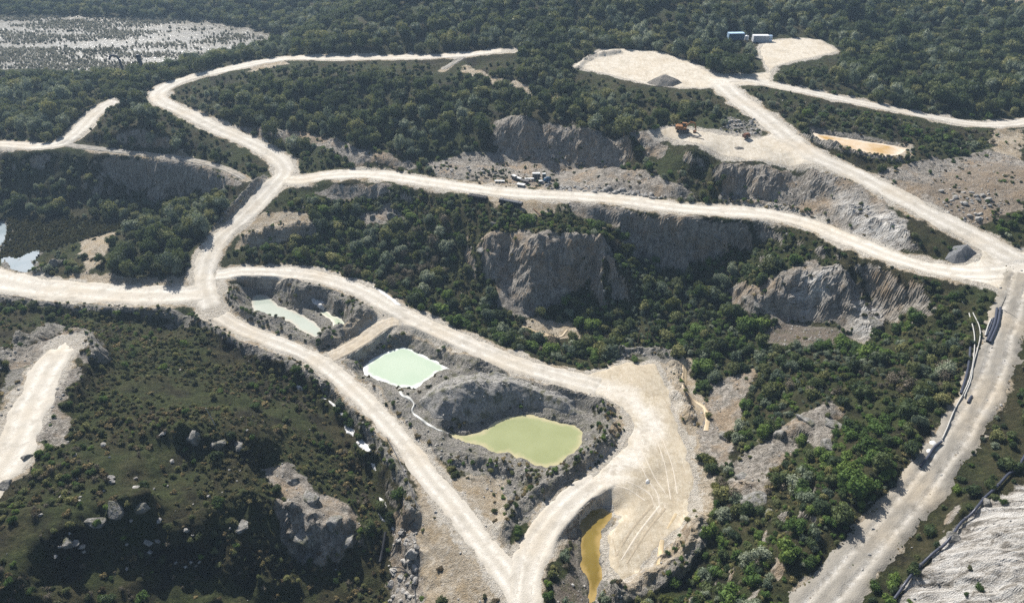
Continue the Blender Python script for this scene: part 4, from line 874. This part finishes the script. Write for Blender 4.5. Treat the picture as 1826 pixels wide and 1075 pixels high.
for grp, P, n, lo, hi in [
  ('boulders lining the middle road', [(955,322),(985,326),(1010,330),(1060,333),(1110,337),(1160,346),(1205,358),(1192,362),(1150,354),(1080,345),(980,338)], 75, .45, 1.15),
  ('boulders on the bank beside the lower road', [(700,930),(742,935),(748,1072),(694,1072),(700,1000)], 70, .25, .95),
  ('rubble blocks behind the excavator', [(1284,206),(1350,214),(1360,236),(1322,244),(1282,230)], 58, .3, .95),
  ('blocks on the scree yard', [(1680,330),(1770,345),(1760,398),(1720,400),(1670,352)], 52, .35, 1.1),
  ('blocks on the quarry floor', [(775,297),(870,298),(890,310),(800,314)], 28, .3, .9),
  ('rocks on the moor', [(60,800),(200,780),(330,770),(420,800),(420,1000),(250,1040),(60,1000)], 44, .3, .8)]:
    uv = rand_in(P, n, r); x, y, z = cast(uv)
    for k in range(n):
        if bilin(rd, x[k], y[k]) < .1: continue
        s = lo+(hi-lo)*r.random()**2.2; o = link_obj('boulder', BLOCKS[int(r.integers(0, 6))]); o.location = (x[k], y[k], ground_z(x[k], y[k])+s*.12)
        o.scale = (s, s*r.uniform(.7, 1.1), s*r.uniform(.7, 1.1)); o.rotation_euler = (r.uniform(-.4, .4), r.uniform(-.4, .4), r.uniform(0, 6.28))
        tag(o, None, 'boulder', grp); items.append((o, ('large pale' if s > lo+.45*(hi-lo) else 'mid sized pale' if s > lo+.15*(hi-lo) else 'small pale')+' granite block', x[k], y[k], uv[k][0]))
order_labels(items, '%s near %s')
x, y, z = cast([(735, 990)]); o = link_obj('boulder', BLOCKS[2]); o.location = (x[0], y[0], z[0]+.5); o.scale = (1.3, 1.15, 1.6); tag(o, 'biggest white cube shaped block on the bank beside the lower road', 'boulder', 'boulders on the bank beside the lower road')
items = []
for u, v, s in [(1490,757,3.0),(1476,797,2.6),(1345,893,3.4),(1372,918,2.0),(1322,850,2.0),(1436,748,2.4),(1395,775,2.0),(432,938,1.6),(205,905,2.2),(165,930,2.0),(250,905,1.6),(120,968,1.5),(345,778,2.4),(390,792,2.0),(425,796,1.6),(555,888,2.6),(520,860,2.0),(545,960,3.0),(600,930,2.2),(620,965,2.2),(880,400,1.6),(860,448,2.2),(700,385,2.4),(665,388,1.8),(1280,430,1.8),(1560,575,2.2),(1350,545,1.8),(1290,780,1.8),(1760,900,1.8),(1700,960,1.6),(50,815,1.4),(10,865,1.6)]:
    x, y, z = cast([(u, v)]); o = link_obj('rock_outcrop', CRAGS[int(r.integers(0, 5))]); o.location = (x[0], y[0], z[0]-.1*s); o.scale = (s, s*r.uniform(.6, .9), s*r.uniform(.7, 1.0)); o.rotation_euler = (r.uniform(-.25, .25), r.uniform(-.25, .25), r.uniform(0, 6.28))
    tag(o, None, 'rock', 'weathered rock outcrops'); items.append((o, 'weathered grey rock outcrop', x[0], y[0], u))
order_labels(items, '%s near %s')
# loose stones over gravel, scree and heaps
X, Y, z, u, v, d, rr = grid_points(.85, -260, 260, 58, 290, 55)
pr = np.clip((bilin(rd_J, X, Y) < .5)*.22+bilin(Mgrav, X, Y)*.55+bilin(Mrock, X, Y)*.33+bilin(Msand, X, Y)*.05+.015, 0, .6)*np.clip(.7+1.6*fbm(X/5, Y/5, octv=3, seed=57), .1, 1.5)
m = (rr.random(len(X)) < pr) & ((bilin(np.minimum(rd, padmin), X, Y) > .3) | ((bilin(rd_J, X, Y) < 0) & (rr.random(len(X)) < 1))) & (bilin(pondmin, X, Y) > .2) & (bilin(lakesd, X, Y) > 3)
pts = []
for i in np.nonzero(m)[0]:
    s = .10+.34*rr.random()**3; pts.append((X[i], Y[i], ground_z(X[i], Y[i])+s*.1, (s, s*.8, s*.8), (rr.uniform(-.5, .5), rr.uniform(-.5, .5), rr.uniform(0, 6.28)), int(rr.integers(0, 4))))
scatter_object('rubble', pts, [rock_mesh('stone', 400+i, 1, ROCKM) for i in range(4)], 'loose pale stones strewn over banks, heaps and scree', 'rubble')

FOAM = plain('white_silt', (.55, .54, .515), .55, 0, .3, 1.0); MILKSILT = plain('milky_trickle', (.40, .40, .37), .4, 0, .25, 1.5); TRICKLE = plain('orange_silt', (.46, .36, .23), .5, 0, .15, .8)
def silt(name, P, mat, lift=.06):
    x, y, z = cast(P); P2 = np.stack([x, y], 1); s, sl_ = poly_sd(P2, 1.2, True)
    o = flat_patch(name, P2, float(np.min(z))+lift, mat); return o
def flat_patch(name, P, z, mat):
    """small irregular pool: a sheet that follows the ground under its outline"""
    N = 44; gx = np.linspace(P[:, 0].min()-.3, P[:, 0].max()+.3, N); gy = np.linspace(P[:, 1].min()-.3, P[:, 1].max()+.3, N); X, Y = np.meshgrid(gx, gy)
    d = np.full(X.shape, 1e9); ins = np.zeros(X.shape, bool)
    for a, b in zip(P, np.roll(P, -1, 0)):
        e = b-a; t = np.clip(((X-a[0])*e[0]+(Y-a[1])*e[1])/max(e@e, 1e-9), 0, 1); d = np.minimum(d, np.hypot(X-a[0]-t*e[0], Y-a[1]-t*e[1]))
        k = (a[1] > Y) != (b[1] > Y); ins ^= k & (X < (b[0]-a[0])*(Y-a[1])/((b[1]-a[1]) or 1e-9)+a[0])
    d = np.where(ins, d, -d)+.34*fbm(X/1.0, Y/1.0, octv=3, seed=5); zz = h(X, Y)+.14-.45*(1-sstep(-.35, .25, d))
    iq_ = (np.arange(N-1)[:, None]*N+np.arange(N-1)[None, :]).ravel(); F = np.stack([iq_, iq_+1, iq_+N+1, iq_+N], 1); F = F[(d > -.35).ravel()[F].all(1)]
    ids, inv = np.unique(F, return_inverse=True); V = np.stack([X, Y, zz], -1).reshape(-1, 3)[ids]
    return tag(link_obj(name, mesh_np(name, V, inv.reshape(F.shape)), mat=mat), kind='structure')
for Pw, zm in SILTW: flat_patch('silt_pool', Pw, zm, FOAM)
for P in [[(660,508),(672,512),(700,530),(716,545),(708,545),(690,533)]]:
    silt('silt_pool', P, FOAM)
def trickle(name, pts, hw, mat, zoff=.13):
    x, y, z = cast(pts); L = smooth_line(np.stack([x, y], 1), 6); n = len(L); tx, ty = np.gradient(L[:, 0]), np.gradient(L[:, 1]); l = np.hypot(tx, ty)+1e-9
    cs = np.linspace(-1.3, 1.3, 7); w = hw*(1+.5*vnoise(np.arange(n)/3., np.zeros(n), seed=4)); X = L[:, 0][:, None]+(ty/l*w)[:, None]*cs; Y = L[:, 1][:, None]-(tx/l*w)[:, None]*cs
    zz = h(X, Y)+zoff-.45*sstep(.75, 1.3, np.abs(cs))[None, :]; b = (np.arange(n-1)[:, None]*7+np.arange(6)[None, :]).ravel()
    return tag(link_obj(name, mesh_np(name, np.stack([X, Y, zz], -1).reshape(-1, 3), np.stack([b, b+1, b+8, b+7], 1)), mat=mat), kind='structure')
trickle('stream', [(711,690),(716,703),(728,709),(738,720),(735,733),(745,743),(757,752),(770,760),(785,767),(797,773)], .32, MILKSILT)
trickle('stream', [(1212,628),(1221,655),(1221,690),(1234,710),(1254,725),(1262,745),(1259,768)], .55, TRICKLE)
trickle('stream', [(925,580),(950,590),(975,598),(1000,600),(1012,588)], .5, TRICKLE)
trickle('stream', [(578,552),(568,543),(558,533)], .4, FOAM)

PALETRK = plain('pale_tyre_dust', (.54, .48, .39), .9, 0, .2, 2); MUDTRK = plain('churned_mud', (.36, .30, .215), .9, 0, .25, 2); OCHRE = plain('ochre_mud', (.42, .33, .20), .6, 0, .2, 1)
for pts, w_, m_ in [([(1128,795),(1150,845),(1172,880),(1178,915)], .2, PALETRK), ([(1140,792),(1163,842),(1186,878)], .2, PALETRK), ([(1096,852),(1128,862),(1158,880),(1168,905)], .2, PALETRK), ([(1092,864),(1124,874),(1150,892)], .2, PALETRK), ([(1166,772),(1186,830),(1196,890)], .18, PALETRK), ([(1176,770),(1198,828),(1208,880)], .18, PALETRK),
  ([(1098,992),(1128,942),(1164,900)], .45, MUDTRK), ([(1118,1004),(1150,952),(1186,906)], .4, MUDTRK), ([(1108,998),(1140,948),(1176,902)], .3, PALETRK), ([(1092,960),(1098,985),(1104,1010)], .25, MUDTRK), ([(1174,1006),(1181,962)], .55, OCHRE), ([(1190,942),(1206,915)], .5, OCHRE)]:
    trickle('tyre_track', pts, w_*.75, m_, .06)

# ------------------------------------------------------------------ machines and site gear
def shapes(name, parent, mat, items):
    """items: ('b', centre, size, rot) boxes, ('c', p, q, r0, r1) tapered tubes -> one mesh part"""
    bm = bmesh.new()
    for it in items:
        if it[0] == 'b':
            g = bmesh.ops.create_cube(bm, size=1)['verts']; M = Matrix.Translation(it[1])@(Matrix.Rotation(it[3][0], 4, it[3][1]) if len(it) > 3 else Matrix())@Matrix.Diagonal((*it[2], 1))
            bmesh.ops.transform(bm, matrix=M, verts=g)
        else:
            p, q = Vector(it[1]), Vector(it[2]); d = q-p; k = it[5] if len(it) > 5 else 12
            g = bmesh.ops.create_cone(bm, cap_ends=True, segments=k, radius1=it[3], radius2=it[4], depth=d.length)['verts']
            bmesh.ops.transform(bm, matrix=Matrix.Translation((p+q)/2)@d.to_track_quat('Z', 'Y').to_matrix().to_4x4(), verts=g)
    if len(bm.verts) < 200: bmesh.ops.bevel(bm, geom=[e for e in bm.edges if e.calc_length() > .25], offset=.025, segments=1, affect='EDGES')
    me = bpy.data.meshes.new(name); bm.to_mesh(me); bm.free(); return link_obj(name, me, parent, mat)
def thing(name, label, cat, uv=None, rz=0, group=None, loc=None):
    o = link_obj(name, None); x, y, z = cast([uv]) if uv else [[q] for q in loc]
    o.location = (x[0], y[0], z[0]+.06); o.rotation_euler = (0, 0, rz); tag(o, label, cat, group); return o
def face(o, pitchroll): o.rotation_euler = (pitchroll[0], pitchroll[1], o.rotation_euler[2])
ORANGE = plain('orange_paint', (.27, .125, .045), .45, 0, .25, 2); STEEL = plain('dark_steel', (.07, .07, .075), .5, .3, .3, 3); TRACKS = plain('track_rubber', (.12, .115, .11), .8, 0, .3, 3)
GLASS = plain('cab_glass', (.03, .045, .05), .1, 0, .1); WHITE = plain('white_paint', (.75, .76, .77), .4, 0, .06, 1); GREYW = plain('blue_grey_panel', (.42, .45, .50), .5, 0, .1, 1)
BLUE = plain('blue_paint', (.045, .10, .175), .45, 0, .15, 1); LBLUE = plain('pale_blue_roof', (.45, .62, .82), .4, 0, .08, 1); CONC = plain('pale_concrete', (.62, .61, .58), .8, 0, .1, 1.5); DCONC = plain('shaded_timber', (.10, .095, .09), .8, 0, .2, 2)  # dark grey for the bearers and the dark slab
BLACK = plain('black_pipe', (.022, .023, .026), .35, 0, .2, 2); PIPEG = plain('grey_blue_pipe', (.05, .055, .075), .3, 0, .2, 2); RUST = plain('rust', (.16, .075, .045), .8, 0, .3, 3); TIMBER = plain('timber', (.22, .14, .08), .8, 0, .3, 3)
PALEP = plain('pale_hose', (.40, .39, .36), .5, 0, .15, 2)

ex = thing('excavator', 'orange tracked excavator with raised boom parked on the pale yard', 'excavator', (1217, 236), math.radians(-14)); ex.scale = (.98,)*3
for s in (-1, 1):
    tr = shapes('track', ex, TRACKS, [('b', (0, s*1.05, .42), (3.1, .52, .8)), ('c', (-1.55, s*1.31, .42), (-1.55, s*.79, .42), .40, .40, 16), ('c', (1.55, s*1.31, .42), (1.55, s*.79, .42), .40, .40, 16)])
    shapes('roller', tr, STEEL, [('c', (q, s*1.36, .3), (q, s*1.30, .3), .16, .16, 10) for q in (-1.1, -.4, .3, 1.0)])
shapes('undercarriage', ex, STEEL, [('b', (0, 0, .65), (2.0, 1.7, .4)), ('c', (0, 0, .8), (0, 0, 1.05), .7, .7, 16)])
hs = shapes('engine_housing', ex, ORANGE, [('b', (-1.05, .0, 1.62), (1.9, 2.3, 1.05)), ('b', (.45, -.65, 1.45), (1.3, .9, .7))]); shapes('counterweight', hs, ORANGE, [('b', (-2.1, 0, 1.5), (.5, 2.2, .95))]); shapes('exhaust', hs, STEEL, [('c', (-1.3, .6, 2.1), (-1.3, .6, 2.7), .07, .07)])
cb = shapes('cab', ex, ORANGE, [('b', (.35, .68, 2.75), (1.45, .95, .12)), ('b', (.35, .68, 1.45), (1.5, .95, .7))] + [('b', (.35+q*.68, .68+w*.42, 2.25), (.1, .1, 1.0)) for q in (-1, 1) for w in (-1, 1)]); shapes('window', cb, GLASS, [('b', (.35, .68, 2.25), (1.34, .84, .92))])
bo = shapes('boom', ex, ORANGE, [('b', (1.35, -.1, 2.55), (2.3, .4, .5), (math.radians(-42), 'Y')), ('b', (2.75, -.1, 3.3), (1.7, .36, .45), (math.radians(12), 'Y'))]); shapes('hydraulic_ram', bo, STEEL, [('c', (.9, .15, 1.7), (2.0, .15, 2.9), .08, .06), ('c', (2.2, -.1, 3.6), (3.4, -.1, 3.1), .07, .06)])
shapes('stick', ex, ORANGE, [('b', (3.75, -.1, 2.05), (.36, .3, 2.5), (math.radians(-14), 'Y'))]); bk = shapes('bucket', ex, ORANGE, [('b', (3.75, -.1, .45), (.12, 1.2, .9), (.5, 'Y')), ('b', (3.5, -.1, .1), (.8, 1.2, .12)), ('b', (3.55, .5, .42), (.7, .06, .7)), ('b', (3.55, -.7, .42), (.7, .06, .7))]); shapes('tooth', bk, STEEL, [('b', (3.05, q, .08), (.22, .12, .08)) for q in (-.6, -.35, -.1, .15, .4)])

cm = thing('compressor', 'small rusty red towed compressor in front of the rubble', 'machine', (1330, 247), .5)
shapes('body', cm, RUST, [('b', (0, 0, .85), (2.2, 1.2, .8)), ('b', (0, 0, 1.35), (1.7, 1.0, .35))]); shapes('tow_bar', cm, STEEL, [('c', (1.1, 0, .5), (2.1, 0, .35), .05, .05)]); shapes('hatch', cm, STEEL, [('b', (-.3, -.62, .9), (.9, .03, .5))])
for s in (-1, 1): w = shapes('wheel', cm, TRACKS, [('c', (0, s*.68, .35), (0, s*.5, .35), .35, .35, 16)]); shapes('rim', w, STEEL, [('c', (0, s*.70, .35), (0, s*.67, .35), .18, .18, 12)])
def container(label, uv, rz, wall, roof, L=6.4, Wd=2.5, H=2.6, door=True):
    c = thing('site_container', label, 'container', uv, rz); shapes('wall', c, wall, [('b', (0, 0, H/2), (L, Wd, H-.1))])
    shapes('rib', c, wall, [('b', (-L/2+.25+q*.34, -Wd/2-.02, H/2), (.14, .06, H-.35)) for q in range(int((L-.4)/.34)+1)]); shapes('roof', c, roof, [('b', (0, 0, H+.03), (L+.1, Wd+.1, .12))])
    for q in ((-L/2, -Wd/2), (L/2, -Wd/2), (-L/2, Wd/2), (L/2, Wd/2)): shapes('corner_post', c, roof, [('b', (q[0], q[1], H/2), (.16, .16, H+.02))])
    if door: dr = shapes('door', c, roof, [('b', (-L/2-.04, 0, H/2), (.06, Wd-.4, H-.4))]); shapes('handle', dr, STEEL, [('c', (-L/2-.1, .1, .5), (-L/2-.1, .1, 2.2), .03, .03)])
    return c
container('white roofed blue grey container on the edge of the depot yard', (1355, 75), 0, GREYW, WHITE)
container('bright blue container with pale roof half hidden by trees', (1311, 71), .06, BLUE, LBLUE)
tk = thing('liquid_tank', 'pale blue caged liquid tanks stacked at the white container end', 'tank', (1373, 74), 0)
for k in range(2): shapes('tank', tk, LBLUE, [('b', (0, 0, .6+1.25*k), (1.1, 1.1, 1.0))]); shapes('cage', tk, WHITE, [('b', (q, w, .6+1.25*k), (.06, .06, 1.15)) for q in (-.58, 0, .58) for w in (-.58, .58)]+[('b', (0, 0, .06+1.25*k), (1.2, 1.2, .1))])
wt = thing('water_tank', 'small round white tank between blue and white containers', 'tank', (1331, 72)); shapes('shell', wt, WHITE, [('c', (0, 0, 0), (0, 0, 1.7), .75, .75, 20), ('c', (0, 0, 1.7), (0, 0, 2.0), .75, .2, 20)]); shapes('lid', wt, STEEL, [('c', (0, 0, 2.0), (0, 0, 2.08), .22, .22)])

for (u, v), L, Wd, H, rz, lab in [((891,325), 3.1, .8, .5, -.05, 'single long white concrete slab left of the slab pile'), ((917,320), 1.5, 1.0, 1.3, -.8, 'short upended white slab at the left end of the pile'), ((925,322), 1.9, .9, .9, -.7, 'slanting white slab with dark base in the pile'), ((936,326), 2.6, 1.3, .8, -.45, 'dark grey topped slab in the middle of the pile'), ((929,332), 2.5, 1.3, .7, -.4, 'light grey slab nearest the road'), ((944,322), 2.9, .8, .7, .05, 'long white slab behind the pile'), ((956,319), 2.4, 1.0, 1.9, .03, 'tall white topped stack right of the pile'), ((970,318), 1.1, .8, 1.6, .2, 'narrow white block beside the blue tarpaulin'), ((964,326), 1.2, .8, .7, .2, 'small pale block in front of the blue tarpaulin')]:
    s = thing('concrete_slab', lab+' beside the middle road', 'concrete slab', (u, v), rz, 'slabs dumped beside the middle road')
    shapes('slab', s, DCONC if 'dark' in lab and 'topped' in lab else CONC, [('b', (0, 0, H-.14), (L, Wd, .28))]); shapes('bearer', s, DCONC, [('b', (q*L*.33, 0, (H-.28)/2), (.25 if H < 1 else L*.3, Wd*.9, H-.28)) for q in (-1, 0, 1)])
tp = thing('tarpaulin_heap', 'crumpled blue tarpaulin over a heap right of the slabs', 'tarpaulin', (975, 325), .3); me = rock_mesh('sheet', 512, 3, BLUE, .9, 9); c_ = link_obj('sheet', me, tp); c_.scale = (1.5, 1.0, 1.2); c_.location = (0, 0, .6); shapes('weight', tp, CONC, [('b', (.2, -.9, .3), (.5, .3, .4), (.5, 'Z')), ('b', (-.5, -.2, 1.45), (.6, .3, .25), (.3, 'Y'))])
pl = thing('timber_post', 'leaning brown timber post behind the concrete slabs', 'post', (932, 321), .3); shapes('shaft', pl, TIMBER, [('c', (0, 0, -.2), (.9, .2, 2.4), .12, .1, 8)])
def pipe_stack(lab, uv, rz, L, rows, mat, topm):
    o = thing('pipe_stack', lab, 'pipes', uv, rz)
    for k in range(rows):
        for q in range(5-k):
            shapes('pipe', o, topm if k == rows-1 else mat, [('c', (-L/2, (q-(4-k)/2)*.42, .22+k*.37), (L/2, (q-(4-k)/2)*.42, .22+k*.37), .2, .2, 10)])
    for q in (-.35, .35): shapes('strap', o, STEEL, [('b', (q*L, 0, .02), (.15, 2.4, .06)), ('b', (q*L, 0, rows*.38+.12), (.12, 1.3, .04))])
pipe_stack('shorter stack of black pipes on the lower road edge', (852, 353), math.radians(-21), 5.6, 2, BLACK, BLACK)
pipe_stack('longer stack of grey topped black pipes on the road edge', (911, 364), math.radians(-24), 7.0, 3, BLACK, plain('grey_pipe', (.16, .16, .17), .5, 0, .2, 2))
bm_ = thing('timber_beam', 'brown timber beam lying at the head of the orange scar', 'beam', (956, 378), math.radians(-58)); shapes('shaft', bm_, TIMBER, [('b', (0, 0, .25), (5.0, .25, .25), (.1, 'Y'))])
pr_ = thing('shadow_bar', 'thin dark bar standing in for the pole shadow in front of the excavator', 'shadow bar', (1240, 246), math.radians(-38)); shapes('shaft', pr_, STEEL, [('c', (-2.8, 0, .12), (2.8, 0, .12), .12, .09, 8)])  # dark rod stands in for the shadow cast by the excavator's pole

def tube(name, label, cat, pts, rad, mat, lift=0, group=None, joints=0, sub=5):
    """a pipe lying along the ground"""
    x, y, z = cast(pts); L = smooth_line(np.stack([x, y], 1), sub); gz = h(L[:, 0], L[:, 1]); k5_ = np.array([1, 2, 3, 2, 1])/9
    gz = np.maximum(np.convolve(np.pad(gz, 2, 'edge'), k5_, 'valid'), gz-.05)+rad*.9+.03+lift; n = len(L); k = 10; V = []
    T = np.gradient(np.column_stack([L, gz]), axis=0); T /= np.linalg.norm(T, axis=1)[:, None]; S = np.cross(T, (0, 0, 1.)); S /= np.linalg.norm(S, axis=1)[:, None]; U = np.cross(S, T); c0 = np.array([L[0, 0], L[0, 1], gz[0]])
    Cn = np.column_stack([L, gz])-c0
    for i in range(n):
        for q in range(k): V.append(Cn[i]+(S[i]*math.cos(6.2832*q/k)+U[i]*math.sin(6.2832*q/k))*rad)
    F = [(i*k+q, i*k+(q+1) % k, (i+1)*k+(q+1) % k, (i+1)*k+q) for i in range(n-1) for q in range(k)]
    root = link_obj(name, mesh_np(name, np.array(V), np.array(F)), mat=mat); root.location = c0; tag(root, label, cat, group)
    if joints:
        for i in range(joints, n-2, joints): shapes('collar', root, STEEL, [('c', tuple(Cn[i]-T[i]*.18), tuple(Cn[i]+T[i]*.18), rad*1.35, rad*1.35, 12)])
    return root
tube('large_pipe', 'rightmost thick dark pipe of the bundle by the stony track', 'pipe', [(1783,551),(1778,580),(1764,613)], .28, PIPEG, .1, 'pipe bundle by the stony track')
tube('large_pipe', 'second thick dark pipe of the bundle, left of the rightmost', 'pipe', [(1777,552),(1772,580),(1759,611)], .28, PIPEG, .1, 'pipe bundle by the stony track')
tube('large_pipe', 'third shorter pipe of the bundle by the stony track', 'pipe', [(1771,568),(1766,582),(1758,600)], .16, PIPEG, .05, 'pipe bundle by the stony track')
tube('large_pipe', 'leftmost thin short pipe of the bundle by the stony track', 'pipe', [(1767,569),(1761,583),(1756,600)], .14, PALEP, .05, 'pipe bundle by the stony track')
tube('water_hose', 'left of two pale hoses curving from the bank edge', 'hose', [(1727,561),(1735,590),(1737,615),(1734,650),(1727,680),(1716,705),(1700,735),(1688,765),(1679,785)], .11, PALEP, .25)
tube('water_hose', 'right of two pale hoses curving beside the pipe bundle', 'hose', [(1734,560),(1744,580),(1747,600),(1742,625),(1735,650),(1730,680),(1718,710)], .10, PALEP, .25)
tube('drain_pipe', 'short straight dark pipe beside the hoses on the bank', 'pipe', [(1729,622),(1727,645),(1722,672),(1712,705)], .22, PIPEG, .2)
tube('drain_pipe', 'dark pipe running down the shaded bank below the hoses', 'pipe', [(1678,790),(1665,800),(1655,815),(1640,835)], .22, PIPEG, .2)
tube('drain_pipe', 'little dark pipe end lying beside the stony track', 'pipe', [(1732,708),(1728,714),(1725,720)], .22, PIPEG, .1)
tube('pipeline', 'long black jointed pipeline along the lower right rocks', 'pipeline', [(1840,790),(1812,838),(1795,850),(1775,872),(1755,890),(1735,915),(1712,935),(1698,955),(1682,975),(1660,992),(1636,1015),(1612,1045),(1590,1075),(1560,1110)], .21, PIPEG, .35, None, 7)
tube('rubber_hose', 'black hose looping over the boulders at the bottom', 'hose', [(700,1014),(715,1015),(728,1025),(738,1045),(742,1080)], .09, BLACK, .4)
tube('rubber_hose', 'black hose running up the boulder bank to the road', 'hose', [(742,925),(725,945),(706,972),(695,990)], .11, BLACK, .3)
tube('culvert_pipe', 'dark culvert pipe dropping below the white water', 'pipe', [(688,952),(684,975),(678,1006)], .3, BLACK, .3)
tube('rubber_hose', 'thin dark hose along the lower left road edge', 'hose', [(690,780),(706,810),(722,845),(736,880),(744,905)], .09, STEEL, .12)
tube('rubber_hose', 'thin dark hose beside the road near the junction', 'hose', [(0,526),(40,532),(70,541),(100,546)], .10, STEEL, .12)
ar = thing('arched_pipe', 'dark arched pipe rising from trees at the lake edge', 'pipe', (210, 128), 0)
A_ = [(math.cos(t)*2.3, 0, 4.6+math.sin(t)*2.6) for t in np.linspace(0, math.pi*.92, 9)]; A_ = [(2.5, 0, -.5)]+A_
shapes('arch', ar, plain('dark_blue_steel', (.03, .035, .06), .5, .2, .2), [('c', A_[i], A_[i+1], .5, .5, 12) for i in range(len(A_)-1)])
po = thing('broad_post', 'broad dark post standing at the lake edge', 'post', (253, 124), 0); shapes('shaft', po, plain('dark_blue_timber', (.035, .04, .055), .8, 0, .2), [('c', (.4, 0, -.5), (-.3, 0, 6.4), 1.05, .95, 10)]); shapes('cap', po, STEEL, [('c', (-.3, 0, 6.4), (-.33, 0, 6.6), .9, .7, 10)])
for (u, v), hgt, rz, lab in [((384,757), 4.2, -.22, 'thin pale pole leaning on the moor hillside'), ((1310,424), 2.8, .5, 'slim white post leaning in the bushes under the middle road'), ((1784,552), 3.2, 0, 'dark upright post at the top of the pipe bundle'), ((1137,612), 4.0, .05, 'left of two brown posts standing in for light shafts below the turning yard bank'), ((1153,612), 3.8, .03, 'right of two brown posts standing in for light shafts below the turning yard bank')]:  # the two brown posts stand in for shafts of light
    o = thing('marker_post', lab, 'post', (u, v)); shapes('shaft', o, TIMBER if 'brown' in lab else STEEL if 'dark' in lab else PALEP, [('c', (0, 0, -.3), (math.sin(rz)*hgt, 0, hgt), .11, .07, 8)])
for (u, v), lab in [((1664,790), 'upper crumpled white sheet on the shaded bank'), ((1655,803), 'lower crumpled white sheet on the shaded bank'), ((1717,538), 'white block among the bushes near the hairpin bend'), ((1155,858), 'small pale concrete lump on the turning yard')]:
    o = thing('debris_sheet', lab, 'debris', (u, v), 1.0); m_ = rock_mesh('sheet', 520+u, 2, FOAM, .35, 8); q = link_obj('sheet', m_, o); q.scale = (.9, .6, .8)

# ------------------------------------------------------------------ air
hz = bpy.data.meshes.new('haze'); bm = bmesh.new(); bmesh.ops.create_cube(bm, size=1); bmesh.ops.transform(bm, matrix=Matrix.Translation((0, 380, 54))@Matrix.Diagonal((1500, 900, 140, 1)), verts=bm.verts); bm.to_mesh(hz); bm.free()
t = NT('pale_air'); t.t.nodes.remove(t.b); pv = t.n('ShaderNodeVolumePrincipled'); pv.inputs['Color'].default_value = (.55, .76, 1, 1); pv.inputs['Density'].default_value = .00023; pv.inputs['Anisotropy'].default_value = .2
t.l(pv.outputs[0], t.out.inputs['Volume']); tag(link_obj('haze', hz, mat=t.m), 'thin bluish haze over the far hills', 'haze', kind='stuff')
